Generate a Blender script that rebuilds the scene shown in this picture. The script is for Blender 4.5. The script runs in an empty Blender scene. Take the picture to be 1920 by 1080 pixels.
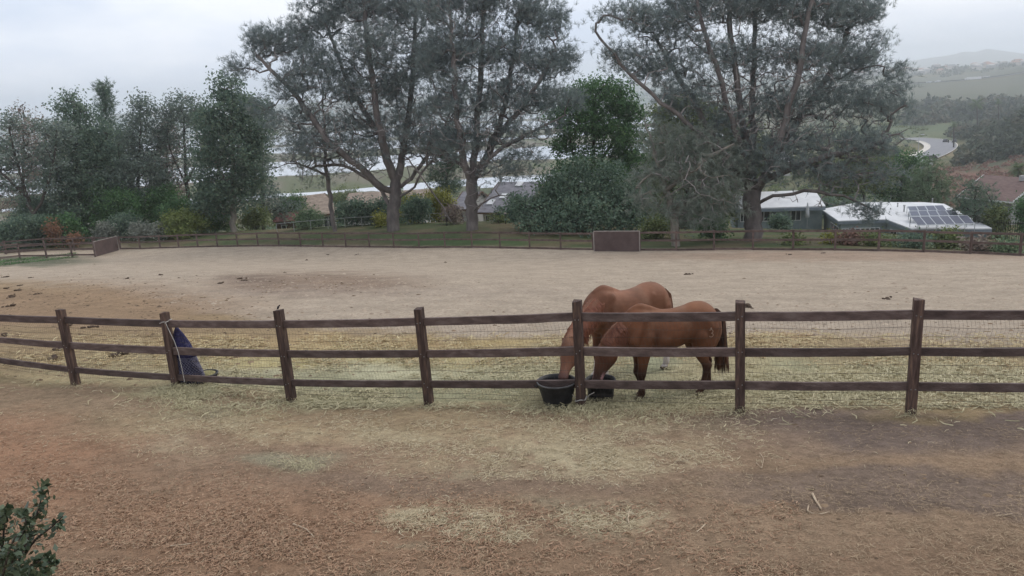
import bpy, math, random
import numpy as np
from mathutils import Vector, Matrix

# ------------------------------------------------------------------ camera
rng = np.random.default_rng(7)
random.seed(7)
scene = bpy.context.scene
F_PX = 1477.0                       # focal length in pixels of the 1920 wide photograph
PITCH, ROLL = math.radians(14.0), math.radians(3.4)
FWD = np.array([0, math.cos(PITCH), -math.sin(PITCH)])
_u0 = np.array([0, math.sin(PITCH), math.cos(PITCH)])
_r0 = np.array([1.0, 0, 0])
RGT = _r0 * math.cos(ROLL) - _u0 * math.sin(ROLL)
UPV = _u0 * math.cos(ROLL) + _r0 * math.sin(ROLL)
cam_d = bpy.data.cameras.new('camera')
cam = bpy.data.objects.new('camera', cam_d)
scene.collection.objects.link(cam)
cam_d.sensor_width = 36.0
cam_d.lens = 36.0 * F_PX / 1920.0
cam_d.clip_start = 0.1
cam_d.clip_end = 20000
cam.matrix_world = Matrix(((RGT[0], UPV[0], -FWD[0], 0), (RGT[1], UPV[1], -FWD[1], 0), (RGT[2], UPV[2], -FWD[2], 0), (0, 0, 0, 1)))
scene.camera = cam

# ------------------------------------------------------------------ sky and sun (overcast morning)
SUN_EL, SUN_AZ = math.radians(48), math.radians(60)      # azimuth clockwise from +Y
world = bpy.data.worlds.new('World')
scene.world = world
world.use_nodes = True
wn, wl = world.node_tree.nodes, world.node_tree.links
wn.clear()
w_out = wn.new('ShaderNodeOutputWorld')
w_bg = wn.new('ShaderNodeBackground')
w_bg.inputs['Strength'].default_value = 0.1
w_sky = wn.new('ShaderNodeTexSky')
w_sky.sky_type = 'NISHITA'
w_sky.sun_disc = False
w_sky.sun_elevation = SUN_EL
w_sky.sun_rotation = SUN_AZ
w_sky.dust_density = 4.0
w_tc = wn.new('ShaderNodeTexCoord')
w_map = wn.new('ShaderNodeMapping')
w_map.inputs['Scale'].default_value = (1.0, 1.0, 3.2)
w_noise = wn.new('ShaderNodeTexNoise')
w_noise.inputs['Scale'].default_value = 2.1
w_noise.inputs['Detail'].default_value = 5
w_noise.inputs['Roughness'].default_value = 0.55
w_ramp = wn.new('ShaderNodeValToRGB')
w_ramp.color_ramp.elements[0].position = 0.38
w_ramp.color_ramp.elements[0].color = (5.5, 6.25, 7.6, 1)
w_ramp.color_ramp.elements[1].position = 0.6
w_ramp.color_ramp.elements[1].color = (8.5, 8.7, 9.2, 1)
w_mix = wn.new('ShaderNodeMixRGB')
w_mix.inputs['Fac'].default_value = 0.9
wl.new(w_tc.outputs['Generated'], w_map.inputs['Vector'])
wl.new(w_map.outputs['Vector'], w_noise.inputs['Vector'])
wl.new(w_noise.outputs['Fac'], w_ramp.inputs['Fac'])
wl.new(w_sky.outputs['Color'], w_mix.inputs['Color1'])
wl.new(w_ramp.outputs['Color'], w_mix.inputs['Color2'])
wl.new(w_mix.outputs['Color'], w_bg.inputs['Color'])
wl.new(w_bg.outputs['Background'], w_out.inputs['Surface'])

sun_d = bpy.data.lights.new('sun', 'SUN')
sun_d.energy = 1.1
sun_d.angle = math.radians(35)
sun_d.color = (1.0, 0.97, 0.93)
sun = bpy.data.objects.new('sun', sun_d)
scene.collection.objects.link(sun)
_sd = Vector((math.sin(SUN_AZ) * math.cos(SUN_EL), math.cos(SUN_AZ) * math.cos(SUN_EL), math.sin(SUN_EL)))
sun.rotation_euler = _sd.to_track_quat('Z', 'Y').to_euler()

vs = scene.view_settings
vs.view_transform = 'Standard'
vs.look = 'None'
vs.exposure = 0.45
vs.gamma = 1.0
vs.use_curve_mapping = False
scene.cycles.max_bounces = 6
scene.cycles.diffuse_bounces = 3
scene.cycles.transparent_max_bounces = 8
scene.cycles.volume_bounces = 3
scene.cycles.use_denoising = True
scene.cycles.caustics_reflective = False
scene.cycles.caustics_refractive = False

# ------------------------------------------------------------------ helpers
COL = scene.collection

def lin(r, g, b):
    f = lambda c: ((c / 255 + 0.055) / 1.055) ** 2.4 if c > 10 else c / 255 / 12.92
    return (f(r), f(g), f(b))

def P(px, py, d):
    """point seen at pixel (px, py) of the photograph at axial depth d (camera at the origin)"""
    return FWD * d + RGT * ((px - 960.0) / F_PX * d) + UPV * ((540.0 - py) / F_PX * d)

def to_px(p):
    p = np.asarray(p, float)
    d = p @ FWD
    d = np.where(d < 0.05, 0.05, d)
    return 960 + (p @ RGT) / d * F_PX, 540 - (p @ UPV) / d * F_PX, d

def sstep(a, b, x):
    t = np.clip((np.asarray(x, float) - a) / (b - a), 0, 1)
    return t * t * (3 - 2 * t)

_perm = np.random.default_rng(3).permutation(512)
_grad = np.random.default_rng(4).random(512)
def vnoise(x, y):
    x = np.asarray(x, float); y = np.asarray(y, float)
    xi = np.floor(x).astype(int); yi = np.floor(y).astype(int)
    fx = x - xi; fy = y - yi
    fx = fx * fx * (3 - 2 * fx); fy = fy * fy * (3 - 2 * fy)
    h = lambda a, b: _grad[(_perm[a & 255] + b) & 511]
    return (h(xi, yi) * (1 - fx) + h(xi + 1, yi) * fx) * (1 - fy) + (h(xi, yi + 1) * (1 - fx) + h(xi + 1, yi + 1) * fx) * fy
def fbm(x, y, o=4):
    s = 0; a = 0.5
    for i in range(o):
        s = s + a * vnoise(x * 2 ** i + 17 * i, y * 2 ** i + 31 * i); a *= 0.5
    return s / (1 - 0.5 ** o)

class MB:
    """collects geometry in world coordinates"""
    def __init__(self):
        self.v = []; self.f = []; self.n = 0; self.a = []
    def add(self, v, f, val=None):
        v = np.asarray(v, float).reshape(-1, 3)
        self.v.append(v)
        f = [tuple(int(i) + self.n for i in q) for q in f]
        self.f += f
        if val is not None: self.a += [val] * len(f)
        self.n += len(v)
    def hexa(self, c):          # 8 corners: bottom 4, top 4
        self.add(c, [(3, 2, 1, 0), (4, 5, 6, 7), (0, 1, 5, 4), (1, 2, 6, 5), (2, 3, 7, 6), (3, 0, 4, 7)])
    def box(self, c, half, ax=None):
        c = np.asarray(c, float)
        ax = np.eye(3) if ax is None else np.asarray(ax, float)
        pts = []
        for z in (-1, 1):
            for x, y in ((-1, -1), (1, -1), (1, 1), (-1, 1)):
                pts.append(c + ax[0] * half[0] * x + ax[1] * half[1] * y + ax[2] * half[2] * z)
        self.hexa(pts)
    def bar(self, a, b, w, h, up=(0, 0, 1)):
        """box beam from a to b, w across (horizontal), h along up"""
        a = np.asarray(a, float); b = np.asarray(b, float)
        t = (b - a); L = np.linalg.norm(t); t = t / L
        s = np.cross(t, up); s /= np.linalg.norm(s)
        u = np.cross(s, t)
        self.box((a + b) / 2, (L / 2, w / 2, h / 2), (t, s, u))
    def tube(self, path, rad, sides=6, cap=True):
        path = np.asarray(path, float); n = len(path)
        rad = np.broadcast_to(np.asarray(rad, float), (n,))
        tan = np.gradient(path, axis=0)
        tan /= np.linalg.norm(tan, axis=1)[:, None] + 1e-9
        ref = np.array([0.31, 0.9, 0.27]) if abs(tan[0] @ np.array([0.31, 0.9, 0.27])) < 0.9 else np.array([1.0, 0, 0])
        u = np.cross(tan, ref); u /= np.linalg.norm(u, axis=1)[:, None] + 1e-9
        w = np.cross(tan, u)
        an = np.arange(sides) * 2 * math.pi / sides
        ring = (u[:, None, :] * np.cos(an)[None, :, None] + w[:, None, :] * np.sin(an)[None, :, None]) * rad[:, None, None] + path[:, None, :]
        fs = []
        for i in range(n - 1):
            for k in range(sides):
                k2 = (k + 1) % sides
                fs.append((i * sides + k, i * sides + k2, (i + 1) * sides + k2, (i + 1) * sides + k))
        if cap:
            fs.append(tuple(range(sides))[::-1]); fs.append(tuple((n - 1) * sides + k for k in range(sides)))
        self.add(ring.reshape(-1, 3), fs)
    def lathe(self, c, prof, sides=20, axis=None, sx=1.0, sy=1.0):
        c = np.asarray(c, float)
        ax = np.eye(3) if axis is None else np.asarray(axis, float)
        pts = []
        for r, z in prof:
            for k in range(sides):
                a = 2 * math.pi * k / sides
                pts.append(c + ax[0] * r * sx * math.cos(a) + ax[1] * r * sy * math.sin(a) + ax[2] * z)
        fs = []
        for i in range(len(prof) - 1):
            for k in range(sides):
                k2 = (k + 1) % sides
                fs.append((i * sides + k, i * sides + k2, (i + 1) * sides + k2, (i + 1) * sides + k))
        self.add(pts, fs)
    def prism(self, poly, z0, z1):
        poly = np.asarray(poly, float); n = len(poly)
        a = np.c_[poly[:, :2], np.full(n, z0)]; b = np.c_[poly[:, :2], np.full(n, z1)]
        fs = [tuple(range(n))[::-1], tuple(range(n, 2 * n))]
        for k in range(n):
            k2 = (k + 1) % n
            fs.append((k, k2, n + k2, n + k))
        self.add(np.r_[a, b], fs)
    def build(self, name, mat, parent=None, loc=None, smooth=False, bevel=0):
        v = np.concatenate(self.v)
        o = mesh_obj(name, v, self.f, mat, parent, loc, smooth)
        if self.a:
            at = o.data.attributes.new('v', 'FLOAT', 'FACE')
            at.data.foreach_set('value', np.asarray(self.a, np.float32))
        if bevel:
            m = o.modifiers.new('bevel', 'BEVEL'); m.width = bevel; m.segments = 2; m.limit_method = 'ANGLE'
        return o

def world_loc(o):
    L = np.zeros(3)
    while o is not None:
        L = L + np.array(o.location); o = o.parent
    return L

def mesh_obj(name, v, f, mat, parent=None, loc=None, smooth=False):
    v = np.asarray(v, float)
    if parent is not None:
        base = world_loc(parent); rel = np.zeros(3)
    else:
        base = np.asarray(loc, float) if loc is not None else np.array([v[:, 0].mean(), v[:, 1].mean(), v[:, 2].min()])
        rel = base
    me = bpy.data.meshes.new(name)
    if isinstance(f, np.ndarray):
        nv, nf, k = len(v), len(f), f.shape[1]
        me.vertices.add(nv); me.vertices.foreach_set('co', (v - base).astype(np.float32).ravel())
        me.loops.add(nf * k); me.loops.foreach_set('vertex_index', f.astype(np.int32).ravel())
        me.polygons.add(nf); me.polygons.foreach_set('loop_start', np.arange(0, nf * k, k, dtype=np.int32))
        me.update(calc_edges=True)
    else:
        me.from_pydata((v - base).tolist(), [], f)
    me.validate()
    if smooth: me.polygons.foreach_set('use_smooth', np.ones(len(me.polygons), bool))
    me.materials.append(mat)
    o = bpy.data.objects.new(name, me)
    COL.objects.link(o)
    o.location = rel
    if parent is not None: o.parent = parent
    return o

def tag(o, label, cat, group=None, kind=None):
    if label: o['label'] = label
    if cat: o['category'] = cat
    if group: o['group'] = group
    if kind: o['kind'] = kind
    return o

def thing(name, label, cat, loc, group=None):
    o = bpy.data.objects.new(name, None)
    o.empty_display_size = 0.2
    COL.objects.link(o)
    o.location = [float(c) for c in loc]
    return tag(o, label, cat, group)

# ------------------------------------------------------------------ materials
def new_mat(name):
    m = bpy.data.materials.new(name); m.use_nodes = True
    nt = m.node_tree; nt.nodes.clear()
    out = nt.nodes.new('ShaderNodeOutputMaterial')
    return m, nt, out

def pmat(name, c1, c2=None, scale=6.0, rough=0.8, bump=0.0, stretch=(1, 1, 1), detail=5, spec=0.3, c3=None, lo=0.35, hi=0.65, bscale=None, metallic=0.0, objvar=0.0):
    """principled material, two or three colours mixed by stretched noise, optional bump"""
    m, nt, out = new_mat(name)
    N, L = nt.nodes, nt.links
    b = N.new('ShaderNodeBsdfPrincipled')
    b.inputs['Roughness'].default_value = rough
    b.inputs['Specular IOR Level'].default_value = spec
    b.inputs['Metallic'].default_value = metallic
    tc = N.new('ShaderNodeTexCoord'); mp = N.new('ShaderNodeMapping')
    mp.inputs['Scale'].default_value = stretch
    L.new(tc.outputs['Object'], mp.inputs['Vector'])
    nz = N.new('ShaderNodeTexNoise'); nz.inputs['Scale'].default_value = scale; nz.inputs['Detail'].default_value = detail
    nz.inputs['Roughness'].default_value = 0.6
    L.new(mp.outputs['Vector'], nz.inputs['Vector'])
    rp = N.new('ShaderNodeValToRGB')
    rp.color_ramp.elements[0].position = lo; rp.color_ramp.elements[0].color = (*c1, 1)
    rp.color_ramp.elements[1].position = hi; rp.color_ramp.elements[1].color = (*(c2 or c1), 1)
    if c3:
        e = rp.color_ramp.elements.new((lo + hi) / 2); e.color = (*c3, 1)
    L.new(nz.outputs['Fac'], rp.inputs['Fac'])
    colour = rp.outputs['Color']
    if objvar:      # each board weathered a little differently
        oi = N.new('ShaderNodeObjectInfo'); mr = N.new('ShaderNodeMapRange')
        mr.inputs['To Min'].default_value = 1 - objvar; mr.inputs['To Max'].default_value = 1 + objvar
        L.new(oi.outputs['Random'], mr.inputs['Value'])
        mu = N.new('ShaderNodeMixRGB'); mu.blend_type = 'MULTIPLY'; mu.inputs['Fac'].default_value = 1
        L.new(colour, mu.inputs['Color1']); L.new(mr.outputs['Result'], mu.inputs['Color2']); colour = mu.outputs['Color']
    L.new(colour, b.inputs['Base Color'])
    if bump:
        n2 = N.new('ShaderNodeTexNoise'); n2.inputs['Scale'].default_value = bscale or scale * 3; n2.inputs['Detail'].default_value = 6
        L.new(mp.outputs['Vector'], n2.inputs['Vector'])
        bp = N.new('ShaderNodeBump'); bp.inputs['Strength'].default_value = min(1, bump); bp.inputs['Distance'].default_value = 0.02
        L.new(n2.outputs['Fac'], bp.inputs['Height']); L.new(bp.outputs['Normal'], b.inputs['Normal'])
    L.new(b.outputs['BSDF'], out.inputs['Surface'])
    return m

def leaf_mat(name, cols, rough=0.7, transl=0.25, spec=0.2):
    """foliage: colour from the per-face attribute v (0..1), some light through the blade"""
    m, nt, out = new_mat(name)
    N, L = nt.nodes, nt.links
    at = N.new('ShaderNodeAttribute'); at.attribute_name = 'v'
    rp = N.new('ShaderNodeValToRGB')
    el = rp.color_ramp.elements
    el[0].position = 0; el[0].color = (*cols[0], 1); el[1].position = 1; el[1].color = (*cols[-1], 1)
    for i, c in enumerate(cols[1:-1]):
        e = el.new((i + 1) / (len(cols) - 1)); e.color = (*c, 1)
    L.new(at.outputs['Fac'], rp.inputs['Fac'])
    b = N.new('ShaderNodeBsdfPrincipled'); b.inputs['Roughness'].default_value = rough
    b.inputs['Specular IOR Level'].default_value = spec
    L.new(rp.outputs['Color'], b.inputs['Base Color'])
    if transl:
        t = N.new('ShaderNodeBsdfTranslucent'); L.new(rp.outputs['Color'], t.inputs['Color'])
        mx = N.new('ShaderNodeMixShader'); mx.inputs['Fac'].default_value = transl
        L.new(b.outputs['BSDF'], mx.inputs[1]); L.new(t.outputs['BSDF'], mx.inputs[2])
        L.new(mx.outputs['Shader'], out.inputs['Surface'])
    else:
        L.new(b.outputs['BSDF'], out.inputs['Surface'])
    return m
# ------------------------------------------------------------------ terrain
WATER_Z = -45.0
FENCE = [  # near fence: foot pixel, head pixel, depth of the foot
    (-22, 700, -55, 572, 14.9), (143, 721, 113, 580, 14.2), (331, 724, 308, 586, 13.53), (548, 753, 522, 582, 12.87),
    (806, 761, 785, 577, 12.2), (1090, 766, 1082, 565, 11.53), (1388, 772, 1388, 568, 10.87),
    (1707, 776, 1723, 561, 10.2), (2050, 782, 2085, 552, 9.55)]

def hf(x, y):
    x = np.asarray(x, float); y = np.asarray(y, float)
    D = np.hypot(x, y); th = np.degrees(np.arctan2(x, np.maximum(y, 1e-3)))
    th = np.where(y < 0, np.sign(x) * 90, th)
    left = np.interp(D, [0, 60, 90, 130, 200, 385, 1700, 2000, 2600, 3000, 6000], [-12, -12.6, -18, -22.5, -30.5, -45.3, -45.3, -40, -12, 3, -5])
    right = np.interp(D, [0, 60, 90, 120, 200, 300, 420, 560, 780, 1180, 1230, 1300, 1500, 1900, 2300, 3000, 6000],
                      [-12, -13, -18.5, -21, -27, -33, -36, -37, -34, -23.2, -22.2, -22.2, -20, -3.5, -10, -12, -5])
    R = sstep(16, 23, th)
    z = left * (1 - R) + right * R
    z = z + R * 40 * np.exp(-((th - 38) / 4.8) ** 2 - ((D - 1450) / 260) ** 2)
    z = z + R * 22 * np.exp(-((th - 37) / 4.4) ** 2 - ((D - 410) / 110) ** 2)
    # mud banks between the ponds of the lagoon
    q = D * (1 + 0.0035 * th) + 95 * (fbm(x / 260, y / 160, 4) - 0.5) + 14 * (fbm(x / 18, y / 18, 3) - 0.5)
    bank = np.interp(q, [385, 390, 452, 460, 520, 530, 650, 660, 670, 682, 695, 880, 895, 940, 955, 1220, 1240, 1300, 1330, 1610, 1690],
                     [1, -1, -1, 1, 1.2, -1, -1, 1, .8, 1, -1, -1, 1, 1, -1, -1, 1, 1, -1, -1, 1.5])
    lag = sstep(380, 398, D) * (1 - sstep(1650, 1720, D)) * (1 - R)
    bank = bank + 2.2 * sstep(.60, .68, fbm(x / 330 + 3, y / 120 + 8, 3))
    z = z + lag * (bank * 0.75 + 0.3)
    return z

# control points: pixel, pixel, axial depth -> ground
CTRL = [(f[0], f[1], f[4]) for f in FENCE]
CTRL += [(0, 1080, 6.7), (480, 1080, 6.35), (960, 1080, 6.1), (1440, 1080, 5.9), (1920, 1080, 5.7), (960, 900, 8.25), (1700, 900, 7.6), (200, 900, 9.0),
         (150, 600, 23.7), (150, 520, 42), (960, 600, 20.9), (960, 520, 35), (1800, 600, 19.3), (1800, 520, 33), (560, 560, 27.5), (1400, 560, 25.5), (560, 660, 16.6), (1250, 697, 13.7), (1250, 660, 15.6),
         (230, 467, 86), (440, 462, 80), (600, 463, 75), (780, 465, 70), (960, 466, 65.5), (1200, 470, 61), (1400, 469, 58), (1612, 470, 55), (1844, 477, 52), (1914, 480, 51),
         (0, 492, 68), (180, 484, 79), (-200, 500, 66), (2150, 486, 48.5),
         (735, 433, 80), (885, 431, 75), (620, 432, 84), (500, 432, 90), (1410, 452, 65), (1150, 440, 71), (300, 440, 93), (60, 466, 90)]
cw = np.array([P(*c) for c in CTRL])
_ex = []
for D_ in (122, 142, 168):
    for th_ in (-60, -45, -30, -20, -10, 0, 10, 18, 25, 32, 45, 60):
        x_, y_ = D_ * math.sin(math.radians(th_)), D_ * math.cos(math.radians(th_))
        _ex.append((x_, y_, float(hf(x_, y_))))
cw = np.r_[cw, np.array(_ex), np.array([(-40, 5, -7.0), (40, 5, -2.0), (0, 0.5, -3.0), (-15, 0, -3.9), (12, 0, -2.6)])]
def _tps_k(a, b):
    r2 = ((a[:, None, :] - b[None, :, :]) ** 2).sum(-1) / 1e4
    return 0.5 * r2 * np.log(r2 + 1e-12)
_n = len(cw)
_A = np.zeros((_n + 3, _n + 3))
_A[:_n, :_n] = _tps_k(cw[:, :2], cw[:, :2]) + np.eye(_n) * 2e-5
_A[:_n, _n] = 1; _A[:_n, _n + 1:] = cw[:, :2] / 100
_A[_n, :_n] = 1; _A[_n + 1:, :_n] = cw[:, :2].T / 100
_W = np.linalg.solve(_A, np.r_[cw[:, 2], 0, 0, 0])
def tps(x, y):
    x = np.asarray(x, float); y = np.asarray(y, float); s = x.shape
    p = np.c_[x.ravel(), y.ravel()]; out = np.empty(len(p))
    for i in range(0, len(p), 20000):
        q = p[i:i + 20000]
        out[i:i + 20000] = _tps_k(q, cw[:, :2]) @ _W[:_n] + _W[_n] + (q / 100) @ _W[_n + 1:]
    return out.reshape(s)
GX = np.arange(-150, 150.01, 0.5); GY = np.arange(-6, 165, 0.5)
_gx, _gy = np.meshgrid(GX, GY, indexing='ij')
GRID = tps(_gx, _gy)
def gh(x, y):
    """ground height"""
    x = np.asarray(x, float); y = np.asarray(y, float)
    u = np.clip((x - GX[0]) / 0.5, 0, len(GX) - 1.001); v = np.clip((y - GY[0]) / 0.5, 0, len(GY) - 1.001)
    i = u.astype(int); j = v.astype(int); a = u - i; b = v - j
    zn = (GRID[i, j] * (1 - a) + GRID[i + 1, j] * a) * (1 - b) + (GRID[i, j + 1] * (1 - a) + GRID[i + 1, j + 1] * a) * b
    D = np.hypot(x, y)
    w = np.maximum(sstep(105, 150, D), sstep(60, 80, np.abs(x)) * sstep(90, 120, D))
    z = zn * (1 - w) + hf(x, y) * w
    bk = sstep(-1, -14, y)
    z = z * (1 - bk) + (-3.0) * bk
    near = 1 - sstep(60, 90, D)
    return z + near * 0.035 * (fbm(x * 1.3, y * 1.3, 3) - 0.5) + near * 0.05 * (vnoise(x * 0.45, y * 0.45) - 0.5)
def ground_at(px, py, lo=3.0, hi=160.0):
    """ground points under pixels (vectorised ray / terrain bisection)"""
    px = np.atleast_1d(np.asarray(px, float)); py = np.atleast_1d(np.asarray(py, float))
    dirs = FWD[None] + RGT[None] * ((px - 960) / F_PX)[:, None] + UPV[None] * ((540 - py) / F_PX)[:, None]
    a = np.full(len(px), lo); b = np.full(len(px), lo)
    done = np.zeros(len(px), bool)
    t = lo
    while t < hi and not done.all():
        t2 = t * 1.06
        p = dirs * t2
        under = p[:, 2] < gh(p[:, 0], p[:, 1])
        new = under & ~done
        a[new] = t; b[new] = t2; done |= new
        t = t2
    b[~done] = hi; a[~done] = hi
    for _ in range(14):
        m = (a + b) / 2; p = dirs * m[:, None]
        under = p[:, 2] < gh(p[:, 0], p[:, 1])
        b = np.where(under, m, b); a = np.where(under, a, m)
    p = dirs * b[:, None]
    p[:, 2] = gh(p[:, 0], p[:, 1])
    return p
def g1(px, py, lo=3.0, hi=160.0): return ground_at(px, py, lo, hi)[0]
def at_depth(px, d):
    """ground point on the vertical image column px at axial depth d"""
    p = P(px, 450, d)
    for _ in range(6):
        z = float(gh(p[0], p[1]))
        py = 540 - F_PX * (np.array([p[0], p[1], z]) @ UPV) / d
        p = P(px, py, d)
    p[2] = float(gh(p[0], p[1]))
    return p

# --- ground sheet: polar grid round the camera, finest in view
ang = np.concatenate([np.arange(-180, -48, 6.0), np.arange(-48, 48, 0.3), np.arange(48, 180.1, 6.0)])
rad = [0.0, 1.2, 2.5, 3.5]
while rad[-1] < 4900: rad.append(rad[-1] * (1.017 if rad[-1] < 95 else 1.03))
rad = np.array(rad)
A_, R_ = np.meshgrid(np.radians(ang), rad, indexing='ij')
vx = (np.sin(A_) * R_).ravel(); vy = (np.cos(A_) * R_).ravel()
vz = gh(vx, vy)
nA, nR = len(ang), len(rad)
ii, jj = np.meshgrid(np.arange(nA - 1), np.arange(nR - 1), indexing='ij')
i0 = (ii * nR + jj).ravel()
gf = np.c_[i0, i0 + 1, i0 + nR + 1, i0 + nR][:, ::-1]
gv = np.c_[vx, vy, vz]

def blob(px, py, cx, cy, rx, ry, soft=0.5):
    q = np.sqrt(((px - cx) / rx) ** 2 + ((py - cy) / ry) ** 2)
    return 1 - sstep(1 - soft, 1 + soft, q)

def ground_colour(p):
    px, py, d = to_px(p)
    infront = (p @ FWD) > 2
    wx = fbm(p[:, 0] * 0.9, p[:, 1] * 0.9, 4) - 0.5
    wy = fbm(p[:, 0] * 0.9 + 50, p[:, 1] * 0.9 + 9, 4) - 0.5
    sc = 900.0 / np.maximum(d, 4)
    qx = px + wx * sc * 2.0; qy = py + wy * sc * 0.85
    c = np.tile(np.array(lin(148, 125, 102)), (len(p), 1))
    def mixin(w, rgb):
        nonlocal c
        w = np.clip(w, 0, 1)[:, None]
        c = c * (1 - w) + np.array(lin(*rgb))[None] * w
    nh = fbm(p[:, 0] * 2.4 + 11, p[:, 1] * 2.4, 4); brk = .25 + .95 * sstep(.40, .60, nh)
    # dirt track
    mixin(blob(qx, qy, 1750, 800, 420, 38) * 0.85, (116, 102, 94))
    mixin(blob(qx, qy, 1800, 915, 420, 34) * 0.7, (124, 109, 99))
    mixin(blob(qx, qy, 1750, 948, 460, 9) * 0.5, (112, 98, 90)); mixin(blob(qx, qy, 1800, 885, 460, 8) * 0.45, (114, 100, 92))
    mixin(blob(qx, qy, 300, 760, 420, 34) * 0.45, (148, 130, 106))
    mixin(blob(qx, qy, 30, 880, 210, 90) * 0.75, (158, 120, 94))
    mixin(blob(qx, qy, 480, 1000, 430, 95) * 0.8, (148, 117, 93))
    mixin(blob(qx, qy, 560, 900, 300, 60) * 0.4, (146, 122, 102))
    mixin(blob(qx, qy, 980, 1060, 400, 40) * 0.5, (148, 120, 96))
    mixin(blob(qx, qy, 1750, 1060, 300, 50) * 0.5, (142, 116, 94))
    mixin(blob(qx, qy, 650, 795, 420, 36) * 0.75 * (.5 + .5 * brk), (168, 147, 115))
    mixin(blob(qx, qy, 1000, 830, 300, 52) * 0.65 * brk, (168, 152, 122))
    mixin(blob(qx, qy, 900, 905, 320, 26) * 0.7, (134, 114, 97))
    for (cx, cy, rx, ry, a) in [(1070, 862, 110, 24, .85), (840, 978, 75, 20, .9), (1110, 976, 70, 16, .9), (950, 1006, 45, 10, .8), (430, 800, 130, 14, .6),
                                (350, 852, 60, 9, .5), (900, 880, 90, 10, .5), (1300, 860, 90, 9, .4), (700, 820, 200, 16, .4), (1180, 870, 60, 14, .5), (1190, 820, 140, 18, .35)]:
        mixin(blob(qx, qy, cx, cy, rx, ry, .8) * a * .85 * brk, (184, 170, 140))
    for (cx, cy, rx, ry, a) in [(560, 876, 55, 12, .7), (850, 1040, 70, 9, .35), (1060, 945, 90, 12, .35), (400, 776, 60, 8, .5)]:
        mixin(blob(qx, qy, cx, cy, rx, ry, .7) * a, (150, 146, 122))
    # inside the paddock: brown litter, then sand
    up = np.interp(px, [-400, 0, 143, 331, 548, 806, 1090, 1388, 1707, 2300], [706, 716, 722, 728, 752, 760, 764, 774, 780, 786])
    inside = 1 - sstep(-6, 10, qy - up)
    mixin(inside, (150, 130, 100))
    mixin(inside * blob(qx, qy, 1000, 715, 900, 60) * 0.85, (172, 162, 128))
    mixin(inside * blob(qx, qy, 900, 735, 500, 30) * 0.8, (166, 162, 130))
    mixin(inside * blob(qx, qy, 690, 700, 340, 18) * 0.5, (184, 182, 154))
    mixin(inside * blob(qx, qy, 1600, 700, 220, 30) * 0.55, (166, 155, 120))
    mixin(inside * blob(qx, qy, 640, 672, 300, 15) * 0.8, (184, 170, 124))
    mixin(inside * blob(qx, qy, 600, 647, 340, 14) * 0.8, (172, 148, 110))
    mixin(inside * blob(qx, qy, 1420, 637, 90, 9) * 0.8, (168, 128, 80))
    mixin(inside * blob(qx, qy, 950, 642, 90, 9) * 0.6, (184, 162, 112))
    for (cx, cy, rx, ry, a) in [(950, 735, 90, 22, .6), (1220, 740, 150, 26, .65), (1210, 680, 70, 22, .75), (440, 725, 110, 14, .5), (1480, 690, 50, 14, .5), (700, 735, 160, 14, .35)]:
        mixin(inside * blob(qx, qy, cx, cy, rx, ry, .6) * a, (150, 152, 124))
    sb = np.interp(px, [-400, 0, 120, 230, 330, 480, 640, 860, 1100, 1400, 1920, 2400], [528, 530, 535, 548, 578, 604, 622, 636, 640, 638, 640, 640])
    sandm = inside * (1 - sstep(-14, 12, qy - sb))
    mixin(sandm, (170, 155, 137))
    mixin(inside * blob(qx, qy, 120, 575, 330, 42) * 0.85, (146, 122, 98))
    mixin(inside * blob(qx, qy, 600, 533, 190, 22) * 0.75, (128, 108, 92))
    mixin(inside * blob(qx, qy, 470, 524, 60, 7) * 0.6, (118, 102, 90))
    mixin(inside * blob(qx, qy, 1600, 480, 420, 10) * 0.6, (146, 122, 104))
    mixin(inside * blob(qx, qy, 700, 548, 400, 10) * 0.35, (156, 142, 128))
    mixin(inside * blob(qx, qy, 1500, 610, 520, 18) * 0.35, (160, 146, 130))
    mixin(inside * blob(qx, qy, 40, 490, 130, 10) * 0.8, (72, 82, 62))
    # beyond the far fence
    fx = np.interp(px, [-300, 0, 230, 440, 600, 780, 960, 1200, 1400, 1612, 1844, 1914, 2300], [480, 476, 466, 461, 461, 463, 464, 467, 467, 468, 474, 477, 490])
    beyond = (1 - sstep(-3, 1.5, py - fx)) * (d > 40)
    n1 = fbm(p[:, 0] * 0.35, p[:, 1] * 0.35, 4)
    mixin(beyond, (104, 96, 74))
    mixin(beyond * sstep(0.38, 0.62, n1) * 0.9, (76, 88, 58))
    mixin(beyond * blob(px, py, 860, 452, 180, 7) * 0.7, (68, 90, 56))
    D = np.hypot(p[:, 0], p[:, 1]); th = np.degrees(np.arctan2(p[:, 0], p[:, 1]))
    fmask = sstep(100, 140, D)
    n2 = fbm(p[:, 0] / 22, p[:, 1] / 22, 4); n3 = fbm(p[:, 0] / 70 + 5, p[:, 1] / 70, 4)
    mixin(fmask, (92, 92, 66)); mixin(fmask * sstep(.4, .6, n2), (70, 80, 56)); mixin(fmask * sstep(.5, .65, n3) * .6, (116, 106, 78))
    R = sstep(16, 23, th)
    red = fmask * R * (sstep(140, 160, D) * (1 - sstep(290, 310, D)) * sstep(27, 29, th))
    mixin(red * (0.5 + 0.5 * sstep(.35, .6, n2)), (118, 88, 76))
    mixin(fmask * R * sstep(420, 450, D) * (1 - sstep(560, 640, D)) * .8, (92, 102, 74))
    mixin(fmask * R * sstep(29.2, 30.5, th) * sstep(250, 280, D) * (1 - sstep(500, 560, D)) * .85, (72, 82, 62))
    mixin(fmask * R * sstep(330, 345, D) * (1 - sstep(385, 420, D)) * sstep(.4, .6, n2) * .8, (140, 126, 96))
    mixin(fmask * R * sstep(700, 800, D) * (1 - sstep(1180, 1230, D)) * .8, (92, 94, 78))
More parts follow.
